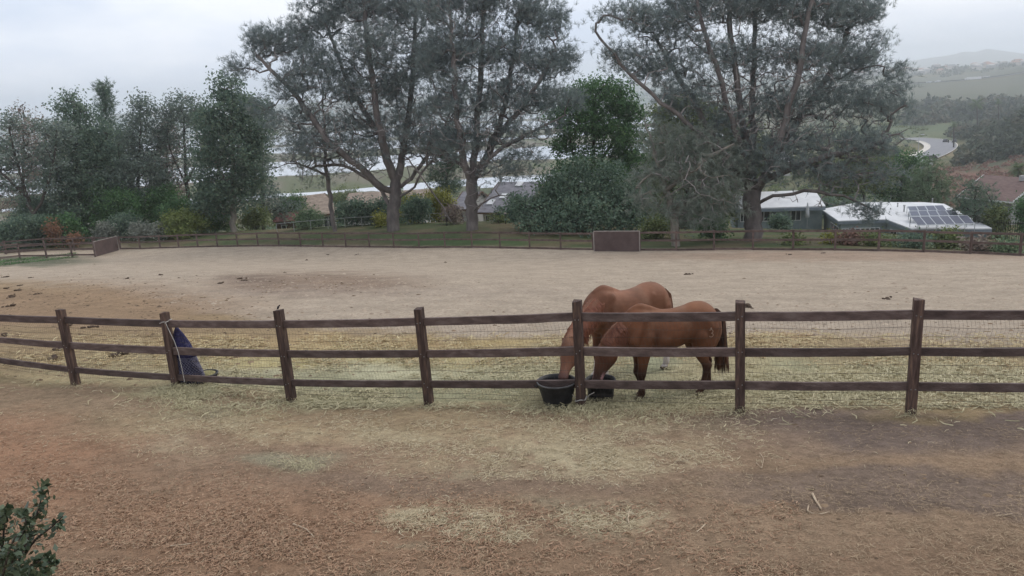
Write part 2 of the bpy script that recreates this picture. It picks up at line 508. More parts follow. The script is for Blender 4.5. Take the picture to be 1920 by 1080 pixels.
    mixin(fmask * R * sstep(1240, 1300, D) * (1 - sstep(1500, 1600, D)) * .8, (98, 100, 84))
    mixin(fmask * R * np.exp(-((th - 37.5) / 4.6) ** 2 - ((D - 1450) / 280) ** 2) * 1.3, (58, 64, 52))
    lag = (1 - R) * sstep(375, 400, D) * (1 - sstep(1660, 1750, D))
    mixin(lag, (108, 102, 84)); mixin(lag * sstep(.45, .6, n2), (92, 96, 66))
    return np.where(infront[:, None], c, np.array(lin(148, 125, 102))[None])

def ground_material():
    m, nt, out = new_mat('ground_soil'); N, L = nt.nodes, nt.links
    b = N.new('ShaderNodeBsdfPrincipled'); b.inputs['Roughness'].default_value = 0.95; b.inputs['Specular IOR Level'].default_value = 0.1
    at = N.new('ShaderNodeAttribute'); at.attribute_name = 'soil'
    tc = N.new('ShaderNodeTexCoord')
    def noise(scale, detail, rough=.65):
        n = N.new('ShaderNodeTexNoise'); n.inputs['Scale'].default_value = scale; n.inputs['Detail'].default_value = detail; n.inputs['Roughness'].default_value = rough
        L.new(tc.outputs['Object'], n.inputs['Vector']); return n
    def ramp(src, p0, c0, p1, c1):
        r = N.new('ShaderNodeValToRGB'); e = r.color_ramp.elements
        e[0].position = p0; e[0].color = (c0, c0, c0, 1); e[1].position = p1; e[1].color = (c1, c1, c1, 1)
        L.new(src, r.inputs['Fac']); return r
    def mul(a, bb, fac=1.0):
        x = N.new('ShaderNodeMixRGB'); x.blend_type = 'MULTIPLY'; x.inputs['Fac'].default_value = fac
        L.new(a, x.inputs['Color1']); L.new(bb, x.inputs['Color2']); return x.outputs['Color']
    c = at.outputs['Color']
    c = mul(c, ramp(noise(0.9, 6).outputs['Fac'], .3, .80, .7, 1.16).outputs['Color'])
    c = mul(c, ramp(noise(7.0, 6, .7).outputs['Fac'], .33, .74, .58, 1.08).outputs['Color'])
    c = mul(c, ramp(noise(45.0, 4, .7).outputs['Fac'], .3, .72, .6, 1.1).outputs['Color'])
    L.new(c, b.inputs['Base Color'])
    nb = noise(5.0, 8, .75); nb2 = noise(30, 5, .7)
    ad = N.new('ShaderNodeMath'); ad.operation = 'MULTIPLY_ADD'; ad.inputs[1].default_value = 0.3
    L.new(nb2.outputs['Fac'], ad.inputs[0]); L.new(nb.outputs['Fac'], ad.inputs[2])
    bp = N.new('ShaderNodeBump'); bp.inputs['Strength'].default_value = 0.9; bp.inputs['Distance'].default_value = 0.09
    L.new(ad.outputs['Value'], bp.inputs['Height']); L.new(bp.outputs['Normal'], b.inputs['Normal'])
    L.new(b.outputs['BSDF'], out.inputs['Surface'])
    return m
ground = mesh_obj('ground', gv, gf, ground_material(), loc=(0, 0, 0), smooth=True)
_ca = ground.data.attributes.new('soil', 'FLOAT_COLOR', 'POINT')
_gc = ground_colour(gv)
_ca.data.foreach_set('color', np.c_[_gc, np.ones(len(_gc))].astype(np.float32).ravel())
tag(ground, 'sandy paddock and dirt track sloping down to a lagoon valley', 'ground', kind='structure')

# --- lagoon water
def water_material():
    m, nt, out = new_mat('lagoon_water'); N, L = nt.nodes, nt.links
    b = N.new('ShaderNodeBsdfPrincipled'); b.inputs['Base Color'].default_value = (0.46, 0.49, 0.53, 1)  # base raised pale so the colour carries part of the sky reflection
    b.inputs['Roughness'].default_value = 0.03; b.inputs['IOR'].default_value = 1.33
    tc = N.new('ShaderNodeTexCoord'); n = N.new('ShaderNodeTexNoise'); n.inputs['Scale'].default_value = 0.25; n.inputs['Detail'].default_value = 3
    L.new(tc.outputs['Object'], n.inputs['Vector'])
    bp = N.new('ShaderNodeBump'); bp.inputs['Strength'].default_value = 0.008; L.new(n.outputs['Fac'], bp.inputs['Height']); L.new(bp.outputs['Normal'], b.inputs['Normal'])
    L.new(b.outputs['BSDF'], out.inputs['Surface']); return m
wv = []
for D_ in np.linspace(386, 1715, 12):
    for th_ in np.linspace(-55, 22, 30): wv.append((D_ * math.sin(math.radians(th_)), D_ * math.cos(math.radians(th_)), WATER_Z))
wf = [(i * 30 + j, i * 30 + j + 1, (i + 1) * 30 + j + 1, (i + 1) * 30 + j) for i in range(11) for j in range(29)]
tag(mesh_obj('water', wv, wf, water_material(), loc=(0, 800, WATER_Z)), 'pale lagoon ponds seen between the trees', 'water', kind='structure')

# --- mountain far behind
mv, mf = [], []
M_pk = [(18, 0), (20, 14), (24, 26), (26.2, 44), (27.6, 60), (29.0, 76), (29.7, 90), (30.3, 82), (30.9, 98), (31.5, 86), (32.5, 60), (33.5, 40), (36, 18), (40, 4)]
for k, th_ in enumerate(np.linspace(17, 42, 80)):
    top = np.interp(th_, [m_[0] for m_ in M_pk], [m_[1] for m_ in M_pk]) * .78 * (0.97 + 0.06 * float(vnoise(th_ * 3, 1))) - 6
    for D_, f_ in ((4500, 0.0), (4700, 0.55), (4900, 1.0), (5200, 0.4), (5500, 0)):
        mv.append((D_ * math.sin(math.radians(th_)), D_ * math.cos(math.radians(th_)), -14 + (top + 14) * f_ + (8 * (float(vnoise(th_ * 4, D_ / 60)) - .5) if 0 < f_ < 1 else 0)))
mf = [(k * 5 + j, (k + 1) * 5 + j, (k + 1) * 5 + j + 1, k * 5 + j + 1) for k in range(79) for j in range(4)]
tag(mesh_obj('mountain', mv, mf, pmat('mountain_scrub', lin(80, 84, 70), lin(100, 98, 84), .02), smooth=True), 'faint blue mountain on the horizon', 'mountain', kind='structure')
# ------------------------------------------------------------------ near fence
M_wood = pmat('weathered_dark_wood', lin(74, 61, 57), lin(106, 92, 87), 4, 0.75, 0.6, (1, 1, 3), c3=lin(90, 75, 70), bscale=30, objvar=.22)
M_woodpost = pmat('dark_post_wood', lin(62, 48, 42), lin(110, 88, 74), 4, 0.8, 0.7, (6, 6, .7), c3=lin(80, 64, 58), bscale=14, objvar=.2)
M_wire = pmat('fence_wire', lin(58, 52, 48), lin(90, 80, 70), 8, 0.6)
M_twine = pmat('pale_twine', lin(150, 145, 140), lin(180, 175, 165), 30, 0.9)
M_metal = pmat('dull_nail_steel', lin(120, 120, 120), lin(150, 150, 148), 30, 0.4, metallic=.6)
RAILS = [  # pixel (top, bottom) edge of upper, middle, lower rail at each post
    [(587, 600), (628, 638), (666, 677)], [(593, 606), (640, 653), (687, 698)], [(599.5, 613), (649.5, 664), (701, 713)], [(600, 614.5), (655, 669), (710, 723)],
    [(595, 610), (654.5, 669), (712, 726)], [(585, 601.5), (648, 665.5), (710.5, 726.5)], [(583.5, 601), (650, 667), (712.5, 729)], [(580, 598), (649, 665), (714, 731)], [(579, 597), (648, 665.5), (716, 734)]]
feet = [g1(f[0], f[1]) for f in FENCE]
heads = []
for f, ft in zip(FENCE, feet):
    d0 = ft @ FWD
    heads.append(P(f[2], f[3], d0 - 0.24 * 1.55))
feet = np.array(feet); heads = np.array(heads)
fence = thing('wooden_fence', 'dark brown three rail wooden fence with wire mesh crossing the foreground', 'fence', feet[4])
fdir = feet[-1] - feet[0]; fdir[2] = 0; fdir /= np.linalg.norm(fdir)
fnor = np.array([-fdir[1], fdir[0], 0])       # away from the camera
def on_post(k, py):
    t = (py - FENCE[k][1]) / (FENCE[k][3] - FENCE[k][1])
    return feet[k] + (heads[k] - feet[k]) * t
rs = random.Random(5)
for k in range(len(FENCE)):
    mb = MB()
    top = heads[k] + np.array([0, 0, rs.uniform(-.01, .02)]); bot = feet[k] - np.array([0, 0, .35]) - (heads[k] - feet[k]) * 0
    t = (top - bot); L = np.linalg.norm(t); t /= L
    s = fdir - t * (fdir @ t); s /= np.linalg.norm(s); n = np.cross(t, s)
    w = 0.062 + rs.uniform(-.003, .003)
    c = []
    for base, kk in ((bot, 1.0), (top, 0.97)):
        for a, b in ((-1, -1), (1, -1), (1, 1), (-1, 1)):
            c.append(base + s * a * w * kk + n * b * w * kk + (t * rs.uniform(-.018, .022) if base is top else 0))
    mb.hexa(c)
    po = mb.build('post', M_woodpost, fence, bevel=0.006)
    for pr in RAILS[k]:
        q = on_post(k, (pr[0] + pr[1]) / 2)
        for sg in (-1, 1):
            nb = MB()
            nb.lathe(q + s * sg * .025 - fnor * (w + .003) + t * rs.uniform(-.03, .03), [(0, .006), (.006, .006), (.009, 0), (.009, -.01)], 6, axis=(s, t, -fnor))
            nb.build('nail_head', M_metal, po)
rail_obj = []
for k in range(len(FENCE) - 1):
    for r in range(3):
        a = on_post(k, sum(RAILS[k][r]) / 2); b = on_post(k + 1, sum(RAILS[k + 1][r]) / 2)
        ha = np.linalg.norm(on_post(k, RAILS[k][r][0]) - on_post(k, RAILS[k][r][1])) ; hb = np.linalg.norm(on_post(k + 1, RAILS[k + 1][r][0]) - on_post(k + 1, RAILS[k + 1][r][1]))
        a = a + fdir * 0.045 + fnor * 0.0; b = b - fdir * 0.045
        mb = MB(); N_ = 8; off = rs.uniform(-.004, .004)
        t = (b - a) / np.linalg.norm(b - a); u = np.array([0, 0, 1.0])
        pts = []
        for i in range(N_ + 1):
            q = i / N_; c0 = a + (b - a) * q + u * (-.007 * math.sin(math.pi * q) + rs.uniform(-.0015, .0015)) + fnor * rs.uniform(-.003, .003)
            h = (ha * (1 - q) + hb * q) / 2 * 0.93; th_ = .021
            for sx, sz in ((-1, -1), (1, -1), (1, 1), (-1, 1)): pts.append(c0 + fnor * (sx * th_ + off) + u * sz * h)
        fs = []
        for i in range(N_):
            for j in range(4): fs.append((i * 4 + j, i * 4 + (j + 1) % 4, (i + 1) * 4 + (j + 1) % 4, (i + 1) * 4 + j))
        fs += [(3, 2, 1, 0), tuple(N_ * 4 + j for j in range(4))]
        mb.add(pts, fs)
        rail_obj.append(mb.build('rail', M_wood, fence, bevel=0.004))
# wire mesh stapled to the far side
wm = MB()
HF = [0.03, 0.10, 0.18, 0.27, 0.37, 0.46, 0.55, 0.65, 0.74, 0.83, 0.92]
for k in range(len(FENCE) - 1):
    lo0, lo1 = on_post(k, FENCE[k][1] - 6) + fnor * .075, on_post(k + 1, FENCE[k + 1][1] - 6) + fnor * .075
    hi0, hi1 = on_post(k, RAILS[k][0][0] + 3) + fnor * .075, on_post(k + 1, RAILS[k + 1][0][0] + 3) + fnor * .075
    def pt(q, h, ph=0.0):
        sag = (-.022 * math.sin(math.pi * q) + .008 * math.sin(9 * q + ph + k)) * (1 if h > .05 else 0)
        return (lo0 * (1 - h) + hi0 * h) * (1 - q) + (lo1 * (1 - h) + hi1 * h) * q + np.array([0, 0, sag]) + fnor * .012 * math.sin(7 * q + h * 6)
    for h in HF:
        wm.tube([pt(i / 14, h, h * 8) for i in range(15)], 0.0026, 3, cap=False)
    nW = 44
    for i in range(nW):
        q = (i + .5) / nW
        wm.tube([pt(q + (0.006 if j % 2 else -0.006), HF[j] if j < len(HF) else 1.0) for j in range(len(HF))], 0.0012, 3, cap=False)
tag(wm.build('wire_mesh', M_wire, fence), None, None, kind='stuff')

# ------------------------------------------------------------------ ropes on posts
def rope_loop(k, py, name, label, tail):
    c = on_post(k, py); mb = MB()
    r = .078
    loop = []
    for i in range(17):
        a = 2 * math.pi * i / 16
        sq = 1 / max(abs(math.cos(a)), abs(math.sin(a))) * .98
        sq = min(sq, 1.25)
        loop.append(c + fdir * r * sq * math.cos(a) + fnor * r * sq * math.sin(a) + np.array([0, 0, .02 * math.cos(a) + .008 * math.sin(3 * a)]))
    mb.tube(loop, .008, 6)
    for tl in tail: mb.tube(tl, .006, 5)
    return tag(mb.build(name, M_twine), label, 'rope')
c1 = on_post(2, 600) ; c5 = on_post(5, 746)
bag_top = P(328, 614, 13.42)
rope_loop(2, 602, 'rope', 'white rope tied round the post above the blue hay bag', [
    [c1 - fnor * .085 + fdir * .06, c1 - fnor * .09 + fdir * .10 + np.array([0, 0, -.10]), P(327, 640, 13.1), P(334, 660, 13.08), P(341, 690, 13.1), P(346, 716, 13.15)],
    [c1 + fdir * .08 - fnor * .03, (c1 + fdir * .09 + bag_top) / 2 + np.array([0, 0, .02]), bag_top]])
rope_loop(5, 747, 'twine_loop', 'pale twine looped low round the post between the black tubs', [
    [c5 - fdir * .08, c5 - fdir * .14 + np.array([0, 0, .06]), c5 - fdir * .2 + np.array([0, 0, .1]), c5 - fdir * .27 + np.array([0, 0, -.03])],
    [c5 + fdir * .08, c5 + fdir * .13 + np.array([0, 0, .06]), c5 + fdir * .2 + np.array([0, 0, .1])]])

# ------------------------------------------------------------------ blue hay bag hanging on the post
M_bag = pmat('navy_nylon', lin(30, 32, 62), lin(104, 100, 128), 22, 0.8, 0.9, (1, 1, 1), c3=lin(48, 46, 84), lo=.3, hi=.78, bscale=25)
M_net = pmat('grey_net_cord', lin(86, 84, 104), lin(124, 120, 134), 20, 0.9)
M_bagin = pmat('dark_bag_mesh', lin(36, 35, 56), lin(66, 64, 84), 14, 0.9, .5)
bg_loc = g1(352, 716)
bag = thing('hay_bag', 'navy blue hay bag with grey netted front hanging on the fence post', 'bag', bg_loc)
axc = lambda q: P(np.interp(q, [0, 1], [361, 331]), np.interp(q, [0, 1], [722, 613]), np.interp(q, [0, 1], [13.75, 13.4]))
def bag_ring(q, grow=1.0):
    wd = np.interp(q, [0, .06, .2, .45, .7, .88, 1], [.17, .27, .28, .235, .17, .10, .02]) * grow
    th_ = np.interp(q, [0, .06, .2, .45, .7, .88, 1], [.08, .13, .14, .12, .09, .055, .015]) * grow
    c = axc(q); out = []
    for j in range(28):
        a = 2 * math.pi * j / 28
        wob = 1 + .06 * math.sin(3 * a + q * 9) + .04 * math.sin(7 * a + q * 15)
        out.append(c + fdir * wd * wob * math.cos(a) + fnor * th_ * wob * math.sin(a))
    return out
def bag_part(q0, q1, n, grow=1.0):
    mb = MB(); pts = []
    for i in range(n + 1): pts += bag_ring(q0 + (q1 - q0) * i / n, grow)
    fs = [(i * 28 + j, i * 28 + (j + 1) % 28, (i + 1) * 28 + (j + 1) % 28, (i + 1) * 28 + j) for i in range(n) for j in range(28)]
    fs += [tuple(range(28))[::-1], tuple(n * 28 + j for j in range(28))]
    mb.add(pts, fs); return mb
bag_part(.50, 1, 14).build('bag_top', M_bag, bag, smooth=True)
lower = bag_part(0, .503, 14, .985).build('bag_front', M_bagin, bag, smooth=True)
nt_ = MB()
for i in range(28):          # diagonal net cords
    for sg in (1, -1):
        nt_.tube([np.array(bag_ring(q, 1.03)[(i + sg * int(q * 20)) % 28]) for q in np.linspace(.02, .5, 9)], .0045, 3, cap=False)
tag(nt_.build('net', M_net, lower), None, None, kind='stuff')

# ------------------------------------------------------------------ rubber tubs
M_rub = pmat('black_rubber', lin(26, 26, 28), lin(46, 46, 48), 9, 0.5, 0.15, spec=.4)
M_rim = pmat('worn_rubber_rim', lin(60, 60, 62), lin(92, 90, 88), 14, 0.6)
M_feed = pmat('chopped_hay', lin(120, 116, 78), lin(150, 140, 100), 30, 0.95, .8)
def tub(cx, cy, rb, rt, h, label, name='feed_tub', sx=1.0, handles=True):
    b = g1(cx, cy)
    t = thing(name, label, 'tub', b)
    mb = MB()
    prof = [(0.0, .01), (rb * .96, .01), (rb, .03), (rb * .6 + rt * .4, h * .45), (rt * .985, h - .045), (rt, h - .04), (rt * 1.03, h - .015), (rt * 1.03, h), (rt * .97, h), (rt * .93, h - .05), (rb * .9, .06), (0, .06)]
    mb.lathe(b, prof, 36, sx=sx)
    mb.build('bucket', M_rub, t, smooth=True)
    rm = MB()
    rm.tube([b + np.array([rt * 1.02 * sx * math.cos(a), rt * 1.02 * math.sin(a), h]) for a in np.linspace(0, 2 * math.pi, 37)], .013, 6)
    rm.build('rim', M_rim, t, smooth=True)
    if handles:
        for sg in (-1, 1):
            hb = MB()
            hb.tube([b + np.array([sg * rt * sx * (1.02 + .10 * math.sin(math.pi * q)), (q - .5) * .2, h - .03 - .02 * math.sin(math.pi * q)]) for q in np.linspace(0, 1, 9)], .012, 6)
            hb.build('handle', M_rub, t, smooth=True)
    fd = MB(); fd.lathe(b, [(0, .16), (rb * .6, .155), (rb * .98, .13)], 24, sx=sx); fd.build('feed', M_feed, t, smooth=True)
    return b
tubA = tub(1046, 762, .20, .285, .40, 'large black rubber tub left of the post, chestnut muzzle dipping in')
tubB = tub(1127, 751, .19, .215, .34, 'smaller black tub right of the post, behind piled hay')
tub(389, 713, .16, .19, .13, 'flat black rubber feed pan on the ground beside the hay bag', 'feed_pan', handles=False)

# ------------------------------------------------------------------ bird on the post
M_bird = pmat('dark_plumage', lin(42, 40, 42), lin(66, 62, 62), 40, 0.7)
bt = heads[3] + np.array([0, 0, .012])
bird = thing('bird', 'small dark bird perched on top of a fence post', 'bird', bt)
bb = MB()
bdir = np.array([.5, -.1, .86]); bdir /= np.linalg.norm(bdir)
ctrs = [(-.05, .006), (-.035, .02), (-.01, .03), (.015, .031), (.035, .022), (.045, .016), (.056, .019), (.068, .018), (.078, .009), (.084, .003)]
bb.tube([bt + np.array([0, 0, .055]) + bdir * s_ + np.array([.012 if s_ > .04 else 0, 0, 0]) for s_, r_ in ctrs], [r_ * .9 for s_, r_ in ctrs], 10)
bb.build('body', M_bird, bird, smooth=True)
b2 = MB(); hd = bt + np.array([.02, 0, .055]) + bdir * .07
b2.tube([hd, hd + np.array([.02, -.002, .004]), hd + np.array([.028, -.003, .002])], [.007, .004, .001], 6); b2.build('beak', M_bird, bird)
b3 = MB(); tl = bt + np.array([0, 0, .055]) - bdir * .035
b3.bar(tl, tl - bdir * .06 + np.array([-.012, 0, 0]), .018, .006); b3.build('tail', M_bird, bird)
for sg in (-1, 1):
    lg = MB(); lg.tube([bt + np.array([0, sg * .009, -.014]), bt + np.array([.002, sg * .009, .04])], .002, 4); lg.build('leg', M_bird, bird)

bird.scale = (.64, .64, .64)
# ------------------------------------------------------------------ horses
M_hoof = pmat('horse_hoof', lin(70, 60, 54), lin(104, 92, 80), 20, 0.6)
M_eye = pmat('horse_eye', lin(14, 11, 10), lin(20, 15, 13), 4, 0.1, spec=.6)
def hair_mat(name, c1, c2): return pmat(name, c1, c2, 14, 0.6, 0.0, (1, 1, .2), spec=.3)
def loft(rings, sides=20):
    """rings: centre(x,y,z), tangent-free elliptical section given by (side vector, half width, depth vector, half depth)"""
    pts = []; n = len(rings)
    for c, sv, hw, dv, hd, sq in rings:
        for k in range(sides):
            a = 2 * math.pi * k / sides
            ca, sa = math.cos(a), math.sin(a)
            ca = math.copysign(abs(ca) ** sq, ca); sa = math.copysign(abs(sa) ** sq, sa)
            pts.append(np.asarray(c, float) + np.asarray(sv) * hw * ca + np.asarray(dv) * hd * sa)
    fs = [(i * sides + k, i * sides + (k + 1) % sides, (i + 1) * sides + (k + 1) % sides, (i + 1) * sides + k) for i in range(n - 1) for k in range(sides)]
    fs += [tuple(range(sides))[::-1], tuple((n - 1) * sides + k for k in range(sides))]
    return pts, fs
def path_rings(pts, wid, dep, side=(0, 1, 0), sq=.9):
    pts = np.asarray(pts, float); tn = np.gradient(pts, axis=0); tn /= np.linalg.norm(tn, axis=1)[:, None]
    out = []
    for p, t, w, d in zip(pts, tn, wid, dep):
        s = np.asarray(side, float); s = s - t * (s @ t); s /= np.linalg.norm(s)
        out.append((p, s, w, np.cross(t, s), d, sq))
    return out
def smooth_path(pts, vals, n):
    """Catmull-Rom resample"""
    pts = np.asarray(pts, float); q = np.linspace(0, len(pts) - 1, n)
    def cr(a):
        a = np.asarray(a, float); a2 = np.vstack([2 * a[0] - a[1], a, 2 * a[-1] - a[-2]]) if a.ndim > 1 else np.r_[2 * a[0] - a[1], a, 2 * a[-1] - a[-2]]
        out = []
        for t in q:
            i = min(int(t), len(pts) - 2); f = t - i
            p0, p1, p2, p3 = a2[i], a2[i + 1], a2[i + 2], a2[i + 3]
            out.append(.5 * (2 * p1 + (p2 - p0) * f + (2 * p0 - 5 * p1 + 4 * p2 - p3) * f * f + (3 * p1 - p0 - 3 * p2 + p3) * f ** 3))
        return np.array(out)
    return cr(pts), [np.maximum(cr(v), .003) for v in vals]

def coat_mat(name, base, dark, light, white_marks, noise_scale=3.0, brand=False):
    m, nt, out = new_mat(name); N, L = nt.nodes, nt.links
    b = N.new('ShaderNodeBsdfPrincipled'); b.inputs['Roughness'].default_value = .68; b.inputs['Specular IOR Level'].default_value = .18
    at = N.new('ShaderNodeAttribute'); at.attribute_name = 'coat'
    tc = N.new('ShaderNodeTexCoord')
    nz = N.new('ShaderNodeTexNoise'); nz.inputs['Scale'].default_value = noise_scale; nz.inputs['Detail'].default_value = 6
    L.new(tc.outputs['Object'], nz.inputs['Vector'])
    r = N.new('ShaderNodeValToRGB'); r.color_ramp.elements[0].position = .3; r.color_ramp.elements[0].color = (.66, .66, .66, 1); r.color_ramp.elements[1].position = .7; r.color_ramp.elements[1].color = (1.22, 1.22, 1.22, 1)
    L.new(nz.outputs['Fac'], r.inputs['Fac'])
    mx = N.new('ShaderNodeMixRGB'); mx.blend_type = 'MULTIPLY'; mx.inputs['Fac'].default_value = 1
    L.new(at.outputs['Color'], mx.inputs['Color1']); L.new(r.outputs['Color'], mx.inputs['Color2'])
    L.new(mx.outputs['Color'], b.inputs['Base Color'])
    n2 = N.new('ShaderNodeTexNoise'); n2.inputs['Scale'].default_value = 60; L.new(tc.outputs['Object'], n2.inputs['Vector'])
    bp = N.new('ShaderNodeBump'); bp.inputs['Strength'].default_value = .25; bp.inputs['Distance'].default_value = .01
    L.new(n2.outputs['Fac'], bp.inputs['Height']); L.new(bp.outputs['Normal'], b.inputs['Normal'])
    L.new(b.outputs['BSDF'], out.inputs['Surface'])
    return m

def build_horse(label, hind_px, fore_px, scale, neck, muzzle, legs, cols, socks, mane_c, tail_c, brand=False, muzzle_pink=False, belly=1.0):
    """local frame: x forward, y to the horse's left, z up; neck = list of (x, y, z) from withers to poll; muzzle = nose end"""
    ph, pf = g1(*hind_px), g1(*fore_px)
    fw = pf - ph; fw /= np.linalg.norm(fw)
    lf = np.cross([0, 0, 1.0], fw); lf /= np.linalg.norm(lf)
    up = np.cross(fw, lf)
    up = up * .75 + np.array([0, 0, 1.0]) * .25; up /= np.linalg.norm(up)
    org = (ph + pf) / 2
    # local origin: ground mid-way between fore and hind hooves (x -0.02)
    T = lambda p: org + (fw * (p[0] + .0) + lf * p[1] + up * p[2]) * scale
    inv = lambda q: np.array([(q - org) @ fw, (q - org) @ lf, (q - org) @ up]) / scale
    if len(muzzle) == 2:      # poll and muzzle given as (pixel, pixel, depth)
        pw, muzzle = inv(P(*muzzle[0])), inv(P(*muzzle[1]))
        n0 = np.array(neck[0]); n1 = np.array(neck[1])
        neck = [n0] + [(1 - t) ** 2 * n0 + 2 * t * (1 - t) * n1 + t * t * pw for t in (.25, .5, .75)] + [pw]
        print('horse poll', pw.round(2), 'muzzle', muzzle.round(2))
    parts = MB()
    # trunk
    tr = [(-.80, 1.10, .05, .06), (-.77, 1.10, .14, .17), (-.70, 1.13, .225, .25), (-.58, 1.165, .275, .295), (-.42, 1.165, .29, .30), (-.26, 1.13, .28, .285), (-.08, 1.085, .285, .30), (.10, 1.06, .295, .325), (.26, 1.06, .285, .345), (.42, 1.08, .25, .36), (.54, 1.10, .205, .355), (.66, 1.10, .175, .29), (.75, 1.09, .13, .20), (.79, 1.08, .06, .10)]
    c, (w, h) = smooth_path([(a[0], 0, a[1]) for a in tr], [[a[2] for a in tr], [a[3] for a in tr]], 40)
    parts.add(*loft([(p, (0, 1, 0), ww, (0, 0, 1), hh, .92) for p, ww, hh in zip(c, w, h)], 28))
    # withers ridge
    c, (w, h) = smooth_path([(.12, 0, 1.33), (.32, 0, 1.39), (.46, 0, 1.41), (.6, 0, 1.34)], [[.05, .07, .08, .06], [.06, .08, .10, .10]], 10)
    parts.add(*loft(path_rings(c, w, h), 14))
    # neck
    nk, (w, h) = smooth_path(neck, [np.interp(np.linspace(0, 1, len(neck)), [0, .35, .7, 1], [.165, .125, .10, .085]), np.interp(np.linspace(0, 1, len(neck)), [0, .35, .7, 1], [.30, .235, .175, .15])], 24)
    parts.add(*loft(path_rings(nk, w, h, (0, 1, 0), .95), 20))
    # head: from poll to muzzle
    poll = np.array(nk[-1]); mz = np.array(muzzle); hd = mz - poll; hl = np.linalg.norm(hd); hd /= hl
    tdir = nk[-1] - nk[-4]; tdir /= np.linalg.norm(tdir)
    side = np.cross(tdir, hd)
    if np.linalg.norm(side) < .15: side = np.array([0, 1.0, 0])
    side = np.array([side[0] * .3, side[1] if abs(side[1]) > .1 else 1.0, 0]); side -= hd * (side @ hd); side /= np.linalg.norm(side)
    if side[1] < 0: side = -side
    dep = np.cross(hd, side)      # forehead or jaw direction
    if dep[0] < 0: dep = -dep
    hs = [(-.06, .075, .10, 0), (.06, .10, .135, -.02), (.2, .105, .155, -.035), (.36, .088, .135, -.03), (.52, .068, .105, -.012), (.68, .056, .082, 0), (.82, .058, .074, .0), (.93, .060, .070, -.004), (1.0, .045, .05, -.006), (1.02, .02, .025, -.006)]
    c, (w, h) = smooth_path([poll + hd * hl * a[0] + dep * (a[3] + .03) for a in hs], [[a[1] * 1.12 for a in hs], [a[2] * 1.12 for a in hs]], 26)
    parts.add(*loft([(p, side, ww, dep, hh, .95) for p, ww, hh in zip(c, w, h)], 18))
    for sg in (-1, 1):      # jaw muscle, nostril swell, ears
        q = poll + hd * hl * .22 - dep * .04 + side * sg * .055
        parts.add(*loft(path_rings([q - hd * .09, q - hd * .05, q + hd * .02, q + hd * .09, q + hd * .13], [.01, .045, .055, .04, .01], [.02, .085, .10, .07, .02], side), 12))
        q = poll + hd * hl * .02 + dep * .07 + side * sg * .06
        e1 = q - hd * .10 + dep * .05 + side * sg * .03
        parts.add(*loft(path_rings([q, q * .6 + e1 * .4, q * .25 + e1 * .75, e1], [.03, .034, .024, .004], [.02, .02, .014, .004], side), 8))
    for sg in (-1, 1):      # shoulder, upper arm, point of hip, thigh muscle
        for p_a, p_b, ra, rb_ in (((.40, .15, 1.34), (.60, .165, .98), .07, .085), ((.36, .20, 1.06), (.44, .19, .86), .10, .075), ((-.36, .20, 1.30), (-.30, .23, 1.24), .07, .05), ((-.62, .17, 1.12), (-.56, .20, .86), .12, .10), ((-.42, .22, 1.02), (-.44, .20, .82), .11, .08)):
            a_, b_ = np.array(p_a) * (1, sg, 1), np.array(p_b) * (1, sg, 1); u_ = (b_ - a_) / np.linalg.norm(b_ - a_)
            parts.add(*loft(path_rings([a_ - u_ * ra, a_ - u_ * ra * .6, a_, (a_ + b_) / 2, b_, b_ + u_ * rb_ * .6, b_ + u_ * rb_], [.01, ra * .75, ra, (ra + rb_) / 2, rb_, rb_ * .75, .01], [.01, ra * .75, ra, (ra + rb_) / 2, rb_, rb_ * .75, .01]), 12))
    hoof_pts = []; 
    def leg(rows, yside):
        rows = [(r[0], r[1], r[2], r[3] * (1.25 if r[2] < .5 else 1.08), r[4] * (1.25 if r[2] < .5 else 1.08)) for r in rows]
        rows[-2] = rows[-2][:3] + (.056, .064); rows[-1] = rows[-1][:2] + (.012, .064, .074)
        # rows: x, y, z, half width(side), half depth
        pp = [(r[0], yside * r[1], r[2]) for r in rows]
        c, (w, h) = smooth_path(pp, [[r[3] for r in rows], [r[4] for r in rows]], len(rows) * 4)
        parts.add(*loft(path_rings(c, w, h, (0, 1, 0), .95), 14))
    for nm, sg, dx, bend in legs:
        if nm == 'F':
            rows = [(.46, .12, 1.02, .10, .17), (.45, .135, .88, .095, .145), (.44 + dx * .12, .14, .74, .075, .10), (.45 + dx * .3, .14, .60, .058, .075), (.455 + dx * .45 + bend * .6, .14, .47, .047, .055), (.46 + dx * .5 + bend, .14, .415, .05, .056), (.46 + dx * .58 + bend * .8, .14, .36, .038, .042), (.46 + dx * .72 + bend * .4, .14, .25, .030, .034), (.46 + dx * .86, .14, .155, .036, .042), (.465 + dx * .88, .14, .12, .038, .045), (.49 + dx * .94, .14, .075, .032, .036), (.51 + dx, .14, .045, .04, .046), (.515 + dx, .14, .03, .042, .05)]
            hx, hy = .515 + dx, sg * .14
        else:
            rows = [(-.52, .11, 1.16, .13, .26), (-.54, .13, 1.02, .135, .25), (-.52, .145, .88, .12, .205), (-.505 + dx * .1, .15, .76, .095, .145), (-.55 + dx * .3, .15, .64, .066, .092), (-.62 + dx * .5, .145, .545, .05, .066), (-.665 + dx * .58, .14, .485, .048, .066), (-.67 + dx * .64, .14, .42, .040, .052), (-.665 + dx * .8, .14, .29, .033, .038), (-.655 + dx * .92, .14, .165, .038, .044), (-.65 + dx * .95, .14, .125, .039, .046), (-.625 + dx, .14, .075, .033, .037), (-.605 + dx, .14, .045, .041, .047), (-.60 + dx, .14, .03, .043, .05)]
            hx, hy = -.60 + dx, sg * .14
        leg(rows, sg); hoof_pts.append((hx, hy))
    v = np.concatenate(parts.v)
    tmp = bpy.data.meshes.new('horse_blockout'); tmp.from_pydata(v.tolist(), [], parts.f)
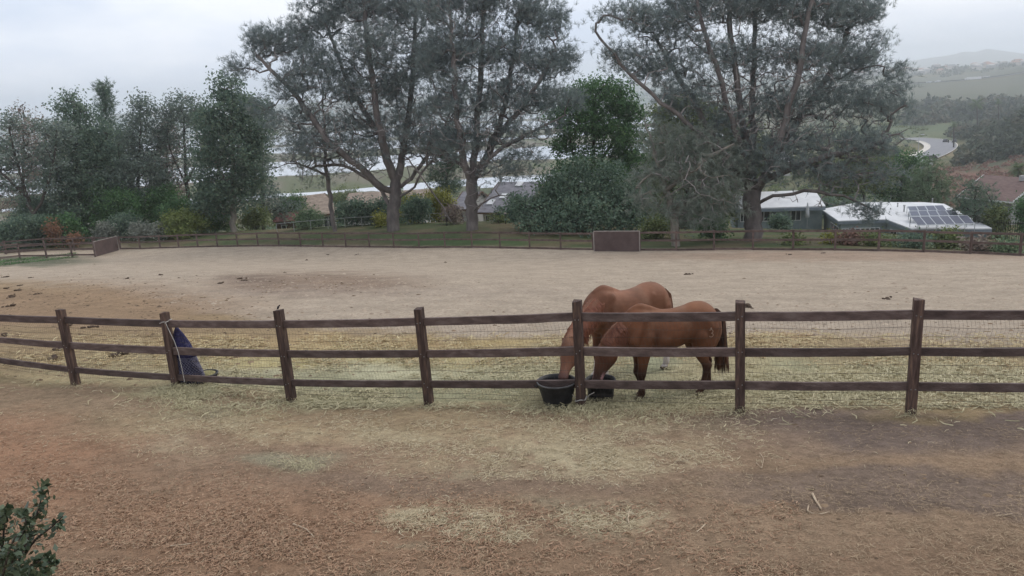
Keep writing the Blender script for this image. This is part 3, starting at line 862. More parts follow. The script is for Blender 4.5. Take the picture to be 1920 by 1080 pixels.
    to = bpy.data.objects.new('horse_blockout', tmp); COL.objects.link(to)
    md = to.modifiers.new('r', 'REMESH'); md.mode = 'VOXEL'; md.voxel_size = .0165
    sm = to.modifiers.new('s', 'SMOOTH'); sm.factor = .55; sm.iterations = 5
    dg = bpy.context.evaluated_depsgraph_get(); ev = to.evaluated_get(dg); me2 = ev.to_mesh()
    bv = np.empty(len(me2.vertices) * 3); me2.vertices.foreach_get('co', bv); bv = bv.reshape(-1, 3)
    bf = [tuple(p.vertices) for p in me2.polygons]
    ev.to_mesh_clear(); bpy.data.objects.remove(to); bpy.data.meshes.remove(tmp)
    # drop each foot onto the real ground: shear by terrain height under it
    wv_ = org[None] + (fw[None] * bv[:, :1] + lf[None] * bv[:, 1:2] + up[None] * bv[:, 2:3]) * scale
    root = thing('horse', label, 'horse', org)
    gz = gh(wv_[:, 0], wv_[:, 1]); pl = org[2] + (wv_[:, 0] - org[0]) * fw[0] / (fw[0] ** 2 + fw[1] ** 2) * fw[2] + (wv_[:, 1] - org[1]) * fw[1] / (fw[0] ** 2 + fw[1] ** 2) * fw[2]
    lowk = 1 - sstep(.3, .7, bv[:, 2])
    wv_[:, 2] += (gz - pl) * lowk * .9
    body = mesh_obj('body', wv_, bf, coat_mat('horse_coat', None, None, None, None), root, smooth=True)
    # coat colours per vertex, with shading of belly and flanks painted in
    base, dark, light = [np.array(lin(*c_)) for c_ in cols]
    col = np.tile(base, (len(bv), 1))
    def mixc(w_, c_):
        nonlocal col
        w_ = np.clip(w_, 0, 1)[:, None]; col = col * (1 - w_) + np.asarray(c_)[None] * w_
    x, y, z = bv.T
    body_m = sstep(.5, .62, z) 
    mixc((1 - sstep(.42, .72, z)) * .85, dark)                                 # darker lower legs
    mixc(np.exp(-((x + .22) / .12) ** 2 - ((z - .98) / .16) ** 2) * .35, dark)   # flank shading painted into the coat
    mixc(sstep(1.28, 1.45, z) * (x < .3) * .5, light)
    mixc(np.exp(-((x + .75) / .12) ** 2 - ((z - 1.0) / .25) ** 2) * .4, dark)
    mixc(sstep(.62, .95, fbm(x * 5 + 3, z * 5 + y * 3, 3)) * .35, np.array(lin(150, 118, 96)))      # dust
    mixc((1 - sstep(.74, .86, z)) * sstep(.60, .68, z) * (np.abs(x) < .35) * .5, dark)  # shade under the belly painted into the coat
    mixc(np.exp(-((x - .30) / .05) ** 2 - ((z - 1.0) / .2) ** 2) * .4, dark)  # upright band of shading behind the shoulder, painted in
    hq = ((bv - poll) @ hd) / hl; dq = ((bv - poll) @ dep); sq = ((bv - poll) @ side)
    hm_ = (hq > -.05) & (np.linalg.norm(bv - poll - np.outer(hq * hl, hd), axis=1) < .24) & (hq < 1.2) & (x > .55)
    mixc(hm_ * sstep(-.1, .5, hq) * .35, dark)
    mixc(hm_ * sstep(.68, .9, hq) * .8, np.array(lin(70, 46, 42)))
    if muzzle_pink: mixc(hm_ * sstep(.55, .8, hq) * (np.abs(sq) < .045) * .8, np.array(lin(170, 130, 128)))
    for (hx, hy), s_ in zip(hoof_pts, socks):
        dd = np.hypot(x - hx, y - hy)
        if s_ > 0: mixc((dd < .17) * (1 - sstep(s_ - .04, s_ + .05, z + .02 * np.sin(x * 60))) , np.array(lin(196, 186, 178)))
        mixc((dd < .12) * (1 - sstep(.05, .065, z)), np.array(lin(92, 80, 70)))
    if brand:     # pale freeze-brand: a 3 under a small cross, on the left hip
        bx, bz, k_ = -.56, 1.05, .037
        strokes = [[(-math.cos(math.radians(a_)) * -.75 * -1, .72 + math.sin(math.radians(a_)) * .72) for a_ in np.linspace(150, -90, 12)] + [(-math.cos(math.radians(a_)) * -.85 * -1, -.78 + math.sin(math.radians(a_)) * .78) for a_ in np.linspace(90, -150, 12)],
                   [(-.35, 1.95), (.35, 1.95)], [(0, 1.65), (0, 2.3)]]
        bm_ = MB()
        for st in strokes:
            pp = []
            for a_, b_ in st:
                X, Z = bx + a_ * k_, bz + b_ * k_
                near_ = (y > .05) & (np.abs(x - X) < .03) & (np.abs(z - Z) < .03)
                pp.append(T((X, (y[near_].max() if near_.any() else .27) - .001, Z)))
            bm_.tube(pp, 0.0065, 5)
        tag(bm_.build('brand', pmat('pale_brand_hair', lin(142, 116, 98), lin(158, 132, 112), 30, .8), body), 'pale number three brand under a small cross', None)
    ca = body.data.attributes.new('coat', 'FLOAT_COLOR', 'POINT')
    ca.data.foreach_set('color', np.c_[col, np.ones(len(col))].astype(np.float32).ravel())
    # eyes
    for sg in (-1, 1):
        e = MB(); q = poll + hd * hl * .27 + dep * .055 + side * sg * .088
        e.lathe(T(q), [(.0, .018), (.010, .015), (.017, .006), (.018, 0), (.014, -.012), (0, -.018)], 10, axis=(hd[0] * fw + hd[1] * lf + hd[2] * up, dep[0] * fw + dep[1] * lf + dep[2] * up, sg * (side[0] * fw + side[1] * lf + side[2] * up)))
        e.build('eye', M_eye, root, smooth=True)
    # mane
    mr = random.Random(3); mn = MB()
    for i in range(230):
        q = .10 + .9 * mr.random() ** .9; j = q * (len(nk) - 3); a = int(j); p = nk[a] * (1 - (j - a)) + nk[a + 1] * (j - a)
        t = nk[a + 1] - nk[a]; t /= np.linalg.norm(t)
        s = np.array([0, 1.0, 0]); s = s - t * (s @ t); s /= np.linalg.norm(s); d_ = np.cross(t, s)
        if d_[2] < 0 and d_[0] < 0: d_ = -d_
        if d_[2] < -.2: d_ = -d_
        hh = np.interp(q, np.linspace(0, 1, len(h)), np.interp(np.linspace(0, 1, len(h)), [0, .35, .7, 1], [.27, .22, .165, .138]))
        r0 = p + d_ * (hh - .01); sg = 1 if mr.random() < .8 else -1
        ln = mr.uniform(.16, .30)
        p1 = r0 + d_ * .025 + s * sg * .03; p2 = r0 - d_ * ln * .45 + s * sg * (.125 + mr.uniform(0, .02)) + t * mr.uniform(-.04, .04)
        p3 = r0 - d_ * ln + s * sg * (.13 + mr.uniform(0, .03)) + t * mr.uniform(-.06, .06) + np.array([0, 0, -.04])
        mn.tube([T(r0), T(p1), T(p2), T(p3)], np.array([.010, .011, .009, .002]) * scale, 4, cap=False)
    # forelock
    for i in range(26):
        r0 = poll + dep * .09 + side * mr.uniform(-.03, .03); 
        mn.tube([T(r0), T(r0 + dep * .03 + hd * .06), T(r0 + dep * .035 + hd * mr.uniform(.16, .26) + side * mr.uniform(-.05, .05))], np.array([.008, .008, .002]) * scale, 4, cap=False)
    mn.build('mane', hair_mat('mane_hair', lin(*mane_c[0]), lin(*mane_c[1])), root)
    # tail
    tlm = MB()
    for i in range(170):
        a = mr.random() * 2 * math.pi; r_ = mr.random() ** .5
        ox, oy = math.cos(a) * r_, math.sin(a) * r_
        ln = mr.uniform(.78, 1.06)
        pts = []
        for s_ in np.linspace(0, 1, 8):
            spread = np.interp(s_, [0, .15, .45, .75, 1], [.02, .045, .065, .09, .12])
            pts.append(T((-.77 - .10 * math.sin(min(1, s_ * 4) * math.pi / 2) - .02 * s_ + ox * spread, oy * spread + .02 * s_, 1.33 - ln * s_ + .03 * math.sin(min(1, s_ * 5) * math.pi))))
        tlm.tube(pts, np.array([.012, .014, .013, .012, .010, .008, .006, .002]) * scale, 4, cap=False)
    tlm.build('tail', hair_mat('tail_hair', lin(*tail_c[0]), lin(*tail_c[1])), root)
    return root, T
build_horse('chestnut horse nearest the fence, broadside, with pale hip brand and dark tail', (1303, 738), (1196, 749), 1.0,
            [(.40, 0, 1.17), (.84, .04, 1.06)], [(1142, 652, 11.7), (1121, 728, 11.6)],
            [('F', 1, .0, .01), ('F', -1, -.13, .03), ('H', 1, .14, 0), ('H', -1, -.10, 0)],
            ((112, 73, 51), (50, 35, 29), (134, 92, 66)), [0, 0, 0, 0], ((100, 58, 42), (134, 88, 66)), ((44, 32, 28), (100, 66, 46)), brand=True, muzzle_pink=True)
build_horse('larger chestnut horse behind with white socks, lowering its head into the large tub', (1226, 692), (1112, 713), 1.09,
            [(.40, 0, 1.14), (.86, .10, 1.06)], [(1072, 650, 12.2), (1058, 733, 11.75)],
            [('F', 1, .02, 0), ('F', -1, -.02, .0), ('H', 1, -.10, 0), ('H', -1, .16, 0)],
            ((118, 79, 59), (82, 54, 43), (138, 97, 75)), [.26, .26, .34, .34], ((112, 66, 48), (146, 98, 76)), ((70, 44, 34), (116, 74, 50)))
# ------------------------------------------------------------------ trees
M_bark = pmat('pine_bark', lin(84, 77, 75), lin(120, 112, 107), 1.6, .95, .8, (1, 1, .35), c3=lin(101, 94, 90), bscale=6)
M_barkpale = pmat('pale_bark', lin(110, 104, 96), lin(150, 142, 130), 1.6, .9, .5, (1, 1, .3), bscale=6)
M_barkdark = pmat('dark_bark', lin(52, 46, 42), lin(82, 74, 66), 2, .95, .6, (1, 1, .4), bscale=6)
M_twig = pmat('grey_twig', lin(120, 113, 110), lin(148, 141, 137), 2, .95)
FOL = {  # tree greens paled and blued: hazy veil put into the foliage colour
    'pine': leaf_mat('pine_needles', [lin(96, 108, 110), lin(116, 128, 126), lin(134, 144, 139), lin(149, 151, 146)], transl=.42),
    'hill': leaf_mat('chaparral_foliage', [lin(52, 64, 56), lin(70, 82, 68), lin(88, 96, 78), lin(104, 98, 80)]),
    'pine_grey': leaf_mat('grey_pine_needles', [lin(114, 124, 116), lin(132, 142, 130), lin(146, 153, 140), lin(156, 155, 145)], transl=.45),
    'dark': leaf_mat('dark_foliage', [lin(76, 95, 85), lin(97, 117, 100), lin(116, 134, 112), lin(135, 147, 121)], transl=.4),
    'euc': leaf_mat('eucalyptus_leaves', [lin(92, 104, 100), lin(112, 126, 115), lin(128, 140, 126), lin(142, 142, 130)], transl=.4),
    'brown': leaf_mat('dry_brown_foliage', [lin(107, 97, 90), lin(134, 120, 113), lin(154, 142, 128), lin(124, 126, 106)]),
    'green': leaf_mat('bright_green_foliage', [lin(58, 84, 58), lin(76, 108, 70), lin(96, 128, 82), lin(116, 142, 92)], transl=.35),
    'yellow': leaf_mat('yellow_green_foliage', [lin(112, 116, 62), lin(138, 140, 70), lin(158, 156, 78), lin(98, 108, 66)]),
    'olive': leaf_mat('olive_foliage', [lin(79, 93, 62), lin(102, 116, 74), lin(126, 133, 85), lin(95, 102, 74)]),
    'blue': leaf_mat('blue_green_foliage', [lin(74, 96, 82), lin(94, 116, 98), lin(114, 134, 112), lin(134, 148, 126)], rough=.5, transl=.35),
    'grey': leaf_mat('grey_green_foliage', [lin(107, 114, 106), lin(133, 137, 125), lin(154, 156, 144), lin(119, 123, 111)]),
    'orange': leaf_mat('orange_foliage', [lin(128, 98, 78), lin(148, 110, 86), lin(110, 100, 76)]),
    'lime': leaf_mat('lime_foliage', [lin(92, 108, 62), lin(116, 128, 72), lin(134, 142, 84), lin(100, 112, 70)]),
    'willow': leaf_mat('willow_foliage', [lin(79, 100, 76), lin(102, 123, 92), lin(123, 142, 109), lin(109, 123, 97)]),
    'palm': leaf_mat('palm_fronds', [lin(67, 86, 62), lin(88, 107, 74), lin(114, 123, 90)]),
    'red': leaf_mat('russet_scrub', [lin(116, 90, 81), lin(140, 109, 97), lin(123, 114, 92)]),
}

def unit(v): return v / (np.linalg.norm(v, axis=-1, keepdims=True) + 1e-9)

def tufts(cent, dirs, n_blade, length, width, r):
    """bunches of narrow needles: triangles fanned about each direction"""
    N = len(cent)
    d = unit(dirs[:, None, :] + r.normal(0, .62, (N, n_blade, 3)))
    L = length * r.uniform(.6, 1.25, (N, n_blade, 1))
    s = unit(np.cross(d, r.normal(0, 1, (N, n_blade, 3)))) * width * r.uniform(.7, 1.3, (N, n_blade, 1)) / 2
    b = cent[:, None, :] + r.normal(0, length * .12, (N, n_blade, 3))
    v = np.stack([b - s, b + s, b + d * L + s * .25, b + d * L - s * .25], axis=2).reshape(-1, 3)
    f = np.arange(N * n_blade * 4).reshape(-1, 4)
    val = np.repeat(np.clip(r.normal(.42, .22, N), 0, 1), n_blade)
    return v, f, np.clip(val + r.normal(0, .08, len(val)), 0, 1)

def leaves(cent, size, r, flat=.45, aspect=.55):
    N = len(cent)
    nrm = unit(r.normal(0, 1, (N, 3)) + np.array([0, 0, flat * 1.6]))
    u = unit(np.cross(nrm, r.normal(0, 1, (N, 3)))); w = np.cross(nrm, u)
    L = size * r.uniform(.6, 1.3, (N, 1)) / 2
    p = np.stack([cent - u * L, cent + w * L * aspect + u * L * .1, cent + u * L, cent - w * L * aspect + u * L * .1], axis=1).reshape(-1, 3)
    return p, np.arange(N * 4).reshape(-1, 4)

def leaf_obj(name, v, f, val, mat, root):
    o = mesh_obj(name, v, f, mat, root)
    a = o.data.attributes.new('v', 'FLOAT', 'FACE'); a.data.foreach_set('value', val.astype(np.float32))
    return o

def make_tree(name, label, base, d, limbs, blobs, fol, seed=1, style='tuft', per=5, dens=1.0, leaf=.3, width=.06, blades=9, bark=None, r_tip=.019, dead=0.0, cat='tree', group=None, droop=0.0, zsq=1.0, minz=.0, spread=.5, seg=.8, first=.12):
    r = np.random.default_rng(seed)
    mpp = d / F_PX
    b0 = at_depth(base[0], d) if len(base) == 2 else np.array(base)
    root = thing(name, label, cat, b0, group)
    pos, par, rmin = [], [], []
    def w(px, py, dd=0.0): return P(px, py, d) + np.array([0, dd, 0])
    for li, lb in enumerate(limbs):
        pts = [w(p[0], p[1], p[2]) for p in lb]; rr = [p[3] for p in lb]
        if li == 0: pts[0] = b0 - np.array([0, 0, .4])
        # resample with slight kinks
        pp, (rv,) = smooth_path(pts, [rr], max(4, int(sum(np.linalg.norm(np.diff(pts, axis=0), axis=1)) / .8)))
        if li == 0: prev = -1; st = 0
        else:
            prev = int(np.argmin(((np.array(pos) - pp[0]) ** 2).sum(1))); st = 0
        for i in range(st, len(pp)):
            jit = r.normal(0, .07, 3) if i > 1 else 0
            pos.append(pp[i] + jit); par.append(prev); rmin.append(rv[i] * (.54 if li else .88)); prev = len(pos) - 1
    n_l = len(pos)
    tg = []; tdead = []
    for bl in blobs:
        px, py, dd, rx, ry = bl[:5]; k = bl[5] if len(bl) > 5 else 1.0
        n = max(6, int(rx * ry * 3.14 / 95 * k * dens * 1.5 * (d / 75.0) ** .5))
        q = r.normal(0, 1, (n, 3)); q = unit(q) * (r.random((n, 1)) ** .45)
        c = w(px, py, dd)
        tdead += [len(bl) > 6 and bl[6]] * n
        lump = 1 + .22 * np.sin(q[:, :1] * 5 + px) * np.cos(q[:, 2:] * 6 + py)
        tg.append(c + (RGT * q[:, :1] * rx * mpp + np.array([0, 1.0, 0]) * q[:, 1:2] * rx * mpp * zsq + UPV * q[:, 2:] * ry * mpp) * lump)
    tg = np.concatenate(tg) if tg else np.zeros((0, 3))
    keep = tg[:, 2] > gh(tg[:, 0], tg[:, 1]) + .25
    tg = tg[keep]; tdead = np.array(tdead)[keep]
    P0 = np.array(pos); lo_i = max(1, int(n_l * first)) if len(limbs) == 1 else max(1, int(len(limbs[0]) * .6))
    dl = np.min(((tg[:, None] - P0[None, lo_i:]) ** 2).sum(-1), axis=1)
    order = np.argsort(dl)
    cap = n_l + len(tg) * 14
    Q = np.zeros((cap, 3)); Q[:n_l] = P0; nQ = n_l
    par = list(par) + [0] * (cap - n_l); rmin = list(rmin) + [0] * (cap - n_l)
    tips = []; tdir = []
    for ti in order:
        t = tg[ti]
        df = Q[lo_i:nQ] - t
        cost = (df ** 2).sum(1) + np.maximum(df[:, 2] * (1.0 if droop == 0 else -.0), 0) * 1.5
        a = int(np.argmin(cost)) + lo_i
        v = t - Q[a]; L = np.linalg.norm(v); n = max(1, min(12, int(math.ceil(L / seg))))
        prev = a; kink = r.normal(0, .10 * L, 3); kink[2] += (.10 - droop * .3) * L
        for i in range(1, n + 1):
            s = i / n
            Q[nQ] = Q[a] + v * s + kink * math.sin(math.pi * s) + (r.normal(0, .04, 3) if i < n else 0)
            par[nQ] = prev; prev = nQ; nQ += 1
        tips.append(nQ - 1); tdir.append(v / (L + 1e-6))
    Q = Q[:nQ]; par = np.array(par[:nQ]); rmin = np.array(rmin[:nQ])
    cnt = np.zeros(nQ)
    cnt[tips] = 1
    for i in range(nQ - 1, 0, -1):
        if par[i] >= 0: cnt[par[i]] += cnt[i]
    rad = np.maximum(rmin, r_tip * np.maximum(cnt, 1) ** .43)
    for i in range(1, nQ):
        if par[i] >= 0 and rad[i] > rad[par[i]] and rmin[par[i]] == 0: rad[i] = rad[par[i]]
    child = {}
    best = np.full(nQ, -1)
    for i in range(1, nQ):
        p = par[i]
        if p >= 0 and (best[p] < 0 or cnt[i] + 1e4 * (rmin[i] > 0) > cnt[best[p]] + 1e4 * (rmin[best[p]] > 0)): best[p] = i
    tk, br = MB(), MB()
    for i in range(nQ):
        if i > 0 and best[par[i]] == i: continue
        ch = [par[i]] if (i > 0 and par[i] >= 0) else []
        j = i
        while j >= 0: ch.append(j); j = best[j]
        if len(ch) < 2: continue
        rr = rad[ch].copy()
        if ch[0] == par[i] and i > 0: rr[0] = min(rr[0], rr[1] * 1.25)
        big = rr.max() > .09 or i == 0
        (tk if big else br).tube(Q[ch], rr, 8 if rr.max() > .3 else (5 if big else 3), cap=False)
    # root flare
    tk.build('trunk', bark or M_bark, root, smooth=True)
    if br.n: tag(br.build('branches', M_twig if fol in ('pine', 'pine_grey') else (bark or M_barkdark), root), None, None, kind='stuff')
    # foliage at twig ends
    tips = np.array(tips); tdir = np.array(tdir)
    if len(tips):
        live = (r.random(len(tips)) >= dead) & ~tdead[order]
        T_, Dn = Q[tips][live], tdir[live]
        C = np.repeat(T_, per, axis=0) + r.normal(0, spread, (len(T_) * per, 3)) * np.array([1, 1, .8])
        D_ = np.repeat(Dn, per, axis=0) + np.array([0, 0, .55 - droop * 1.6]) + r.normal(0, .25, (len(T_) * per, 3))
        ok = C[:, 2] > gh(C[:, 0], C[:, 1]) + .1
        C, D_ = C[ok], unit(D_[ok])
        if style == 'tuft': v, f, val = tufts(C, D_, blades, leaf, width, r)
        else:
            C2 = np.repeat(C, blades, axis=0) + r.normal(0, leaf * .9, (len(C) * blades, 3))
            v, f = leaves(C2, leaf, r)
            val = np.clip(np.repeat(r.normal(.42, .2, len(C)), blades) + r.normal(0, .12, len(C2)), 0, 1)
        tag(leaf_obj('crown', v, f, val, FOL[fol], root), None, None, kind='stuff')
    return root

# --- the three big pines
make_tree('pine_tree', 'big open-crowned pine with forked trunk, left of the paired pines', (737, 434), 80,
    [[(737, 436, 0, .75), (737, 405, 0, .66), (741, 370, 0, .62), (745, 335, 0, .52), (752, 300, .5, .42), (760, 240, 1, .34), (768, 170, 1.5, .26), (772, 100, 1.5, .19), (775, 20, 1.5, .13), (778, -60, 1.5, .08)],
     [(744, 345, 0, .34), (732, 310, -.6, .3), (720, 260, -1.5, .25), (710, 200, -2, .2), (702, 130, -2, .15), (692, 50, -2, .1), (686, -40, -2, .06)],
     [(738, 360, 0, .36), (712, 345, -1, .32), (690, 318, -1.6, .28), (660, 292, -2.4, .24), (628, 262, -3, .2), (598, 220, -3, .15), (560, 170, -3, .1), (505, 110, -3, .06)],
     [(730, 385, 0, .2), (705, 352, .8, .18), (670, 328, 1.5, .14), (630, 314, 2, .1), (580, 316, 2, .06), (545, 335, 2, .03)],
     [(752, 350, 0, .3), (778, 325, 1, .26), (800, 292, 1.8, .2), (826, 250, 2.5, .15), (846, 200, 3, .1), (856, 150, 3, .06)],
     [(748, 370, 0, .26), (772, 352, -1.4, .22), (796, 318, -2.2, .17), (806, 280, -3, .12), (812, 230, -3, .08)],
     [(722, 255, -1.5, .14), (690, 225, 1, .12), (655, 170, 2, .09), (620, 100, 3, .06), (600, 40, 3, .04)],
     [(755, 290, 0, .12), (775, 300, -2.5, .12), (800, 330, -3.5, .13), (828, 368, -4, .15), (850, 402, -4.2, .16)]],
    [(515, 92, -2, 42, 34), (560, 66, -1, 48, 38), (500, 70, -3, 22, 16), (620, 30, 0, 60, 46), (690, 10, 0, 70, 50), (600, 120, -2, 62, 36), (655, 160, -1, 70, 38), (560, 160, -3, 45, 26), (468, 132, -3, 28, 12), (450, 120, -3, 10, 6), (705, 90, -2, 66, 48), (765, 20, 1, 56, 50), (790, 110, 2, 46, 56), (740, 160, 0, 60, 46), (560, 225, -2, 60, 26, .6), (660, 235, 0, 70, 34, .6), (760, 230, 1, 66, 40, .5), (620, -40, 0, 70, 36), (720, -60, 0, 70, 40), (820, 200, 3, 40, 36, .6), (500, 200, -3, 30, 18, .5), (640, 250, 0, 90, 50, .8, True), (760, 260, 1, 80, 50, .8, True), (590, 290, 1, 60, 26, .9, True), (830, 290, 0, 50, 30, .9, True), (700, 170, 0, 100, 60, .5, True), (680, 320, 1, 60, 22, .6, True), (780, 320, 0, 40, 26, .6, True), (540, 130, -3, 60, 40, .4, True), (740, 60, 0, 90, 70, .4, True), (700, 270, -1, 90, 34, .5), (600, 270, -2, 60, 30, .6), (800, 270, 1, 56, 36, .6), (690, 300, 1, 110, 40, .9, True), (640, 210, 0, 120, 60, .9, True), (800, 240, 0, 70, 60, .9, True)],
    'pine', 11, per=7, leaf=.46, width=.036, blades=11, dead=.08, dens=1.02)
make_tree('pine_tree', 'big upright pine with dark trunk, right of the paired pines', (885, 433), 75,
    [[(886, 436, 0, .72), (885, 405, 0, .62), (884, 365, 0, .58), (886, 330, 0, .5), (890, 285, .4, .38), (894, 220, .8, .3), (900, 140, 1, .22), (905, 60, 1, .15), (909, -20, 1, .1), (910, -80, 1, .06)],
     [(884, 345, 0, .36), (872, 305, -.8, .3), (861, 245, -1.5, .24), (855, 165, -2, .18), (850, 80, -2, .12), (845, 0, -2, .08), (842, -60, -2, .05)],
     [(888, 335, 0, .34), (908, 305, .9, .28), (926, 265, 1.5, .23), (942, 215, 2, .18), (956, 150, 2, .13), (966, 80, 2, .09), (975, 10, 2, .05)],
     [(890, 330, 0, .2), (920, 296, -1.4, .17), (960, 264, -2, .13), (1005, 240, -2.4, .09), (1055, 215, -2.6, .05)],
     [(882, 335, 0, .2), (862, 312, 1, .17), (832, 290, 1.6, .12), (800, 272, 2, .07)],
     [(926, 265, 1.5, .15), (965, 220, 0, .12), (1000, 170, -1, .09), (1035, 110, -1, .05)],
     [(884, 400, 0, .12), (900, 380, -1.5, .09), (925, 365, -2.2, .06), (955, 362, -2.6, .03)]],
    [(835, 10, -1, 60, 50), (915, -5, 1, 66, 48), (995, 25, 2, 52, 44), (1038, 55, 0, 30, 34), (880, 90, 0, 70, 50), (970, 105, 1, 66, 44), (1035, 125, -1, 36, 32), (825, 110, -1, 46, 50), (860, 180, -1, 64, 42, .8), (950, 180, 1, 64, 42, .8), (1015, 185, -1, 46, 30), (1062, 110, -1, 18, 26), (1070, 190, -2, 28, 16), (905, 250, 0, 80, 28, .5), (1000, 245, -2, 50, 22, .6), (880, -60, 0, 60, 36), (960, -55, 1, 60, 36), (820, 250, 1, 40, 25, .5), (930, 330, -2, 40, 20, .3), (1050, 20, 0, 14, 16), (880, 250, 0, 90, 50, .9, True), (960, 260, 0, 70, 36, .9, True), (830, 280, 1, 50, 26, .9, True), (900, 320, -1, 40, 30, .8, True), (920, 150, 0, 100, 60, .5, True), (1010, 240, -2, 60, 26, .7, True), (900, 50, 0, 100, 60, .4, True), (905, 375, -1, 36, 20, .8, True), (860, 270, 0, 60, 34, .6), (960, 300, -1, 60, 30, .6), (900, 220, 0, 110, 60, .9, True), (890, 310, 0, 80, 40, 1.0, True), (980, 200, 0, 70, 50, .7, True)],
    'pine', 12, per=7, leaf=.46, width=.036, blades=11, dead=.08, dens=1.02)
make_tree('pine_tree', 'massive many-stemmed pine with drooping limbs in front of the white-roofed house', (1410, 452), 65,
    [[(1412, 455, 0, .86), (1411, 425, 0, .76), (1410, 390, 0, .72), (1408, 355, 0, .62), (1405, 320, 0, .5), (1398, 270, 0, .38), (1388, 200, 0, .28), (1378, 130, 0, .2), (1370, 60, 0, .14), (1364, -20, 0, .09), (1360, -80, 0, .05)],
     [(1407, 345, 0, .36), (1390, 305, -1, .3), (1368, 240, -1.6, .24), (1345, 170, -2, .18), (1322, 100, -2, .13), (1300, 30, -2, .08), (1286, -40, -2, .05)],
     [(1410, 350, 0, .36), (1416, 300, 1, .3), (1420, 230, 1.4, .24), (1424, 150, 1.6, .18), (1428, 60, 1.8, .12), (1430, -40, 2, .07)],
     [(1412, 360, 0, .4), (1430, 320, -1, .34), (1450, 255, -1.5, .27), (1470, 180, -2, .2), (1488, 100, -2, .14), (1500, 20, -2, .09), (1508, -50, -2, .05)],
     [(1414, 365, 0, .36), (1442, 325, 1, .3), (1484, 268, 1.8, .24), (1530, 208, 2.4, .18), (1570, 150, 2.6, .13), (1602, 90, 2.6, .08), (1622, 35, 2.6, .05)],
     [(1420, 382, 0, .3), (1440, 362, -1.5, .24), (1475, 352, -2.4, .18), (1520, 353, -3, .14), (1568, 366, -3.2, .09), (1612, 386, -3.4, .04)],
     [(1425, 340, 0, .2), (1500, 300, -2, .15), (1560, 280, -2.6, .11), (1620, 262, -3, .08), (1668, 240, -3, .04)],
     [(1402, 340, 0, .28), (1345, 290, -1.5, .22), (1292, 240, -2, .17), (1240, 198, -2.4, .12), (1180, 150, -2.6, .08), (1130, 90, -2.6, .04)],
     [(1402, 360, 0, .2), (1345, 340, -2.5, .15), (1290, 328, -3.4, .11), (1250, 345, -3.8, .07), (1212, 372, -4, .03)],
     [(1345, 290, -1.5, .13), (1310, 200, .6, .11), (1270, 130, 1.4, .08), (1230, 60, 2, .05)],
     [(1404, 350, 0, .16), (1360, 352, 1.5, .12), (1330, 372, 2, .08), (1300, 400, 2.4, .04)]],
    [(1175, 30, -2, 50, 26), (1240, 50, 0, 64, 34), (1300, 15, 0, 72, 42), (1380, 5, 0, 76, 46), (1460, 15, 0, 76, 46), (1540, 15, 1, 76, 46), (1615, 25, 2, 56, 42), (1658, 15, 2, 20, 26), (1155, 105, -2, 42, 22), (1225, 125, -1, 64, 30), (1320, 100, -1, 76, 46, .5), (1420, 110, 1, 86, 52, .6), (1520, 105, 0, 76, 48, .8), (1612, 110, 2, 56, 44), (1660, 80, 2, 22, 24), (1682, 132, 1, 24, 18), (1560, 185, 1, 76, 42, .8), (1640, 195, -1, 54, 36), (1460, 195, 0, 76, 42, .6), (1500, 270, -1, 90, 38, .6), (1605, 268, -2, 64, 30), (1300, -50, 0, 70, 34), (1400, -60, 0, 80, 38), (1500, -55, 0, 80, 38), (1120, 40, -2, 14, 12), (1690, 165, 0, 16, 12), (1420, 240, 0, 100, 60, .7, True), (1520, 250, 0, 90, 50, .7, True), (1340, 170, 0, 90, 60, .5, True), (1460, 120, 0, 120, 70, .5, True), (1600, 220, 0, 70, 50, .6, True), (1560, 320, -2, 70, 26, .9, True), (1380, 310, 0, 60, 40, .7, True), (1500, 370, -3, 70, 10, .5, True), (1250, 90, 0, 80, 50, .5, True), (1580, 380, -3.2, 26, 12, .8), (1600, 388, -3.3, 22, 12, 1.3), (1620, 320, -2.4, 50, 22, .6), (1440, 300, -1, 80, 40, .7), (1540, 320, -2, 70, 26, .8), (1360, 230, 0, 60, 40, .6), (1480, 240, 1, 110, 70, .9, True), (1600, 280, -1, 80, 50, .9, True), (1400, 180, 0, 120, 70, .6, True), (1280, 180, -1, 70, 40, .7)],
    'pine', 13, per=7, leaf=.40, width=.031, blades=11, dead=.06, dens=1.02)
# drooping grey-green pine foliage low on the left of the big pine: a younger pine of its own
make_tree('pine_tree', 'young grey-green pine with drooping feathery boughs leaning beside the massive pine', (1268, 440), 63,
    [[(1268, 445, 0, .16), (1262, 400, 0, .15), (1252, 360, 0, .13), (1236, 310, .3, .11), (1222, 260, .5, .08), (1210, 220, .5, .05)],
     [(1262, 400, 0, .08), (1300, 370, .5, .07), (1340, 345, 1, .05), (1380, 335, 1, .03)], [(1250, 355, 0, .08), (1290, 320, -.6, .06), (1330, 290, -1, .04), (1370, 270, -1, .02)], [(1240, 320, 0, .06), (1210, 330, -.5, .05), (1190, 350, -.8, .03)]],
    [(1300, 300, 0, 70, 34), (1240, 320, 0, 50, 40), (1335, 345, 0, 64, 30), (1280, 385, 0, 56, 24), (1360, 290, 1, 50, 36), (1240, 260, 0, 40, 36), (1350, 385, 0, 50, 20), (1300, 260, 0, 50, 26), (1210, 370, -1, 36, 24), (1390, 320, 1, 36, 34), (1310, 410, 0, 60, 14, .8), (1300, 330, 0, 110, 60, .5, True)],
    'pine_grey', 14, per=6, leaf=.42, width=.03, blades=10, dead=.1, droop=.75, bark=M_barkpale)
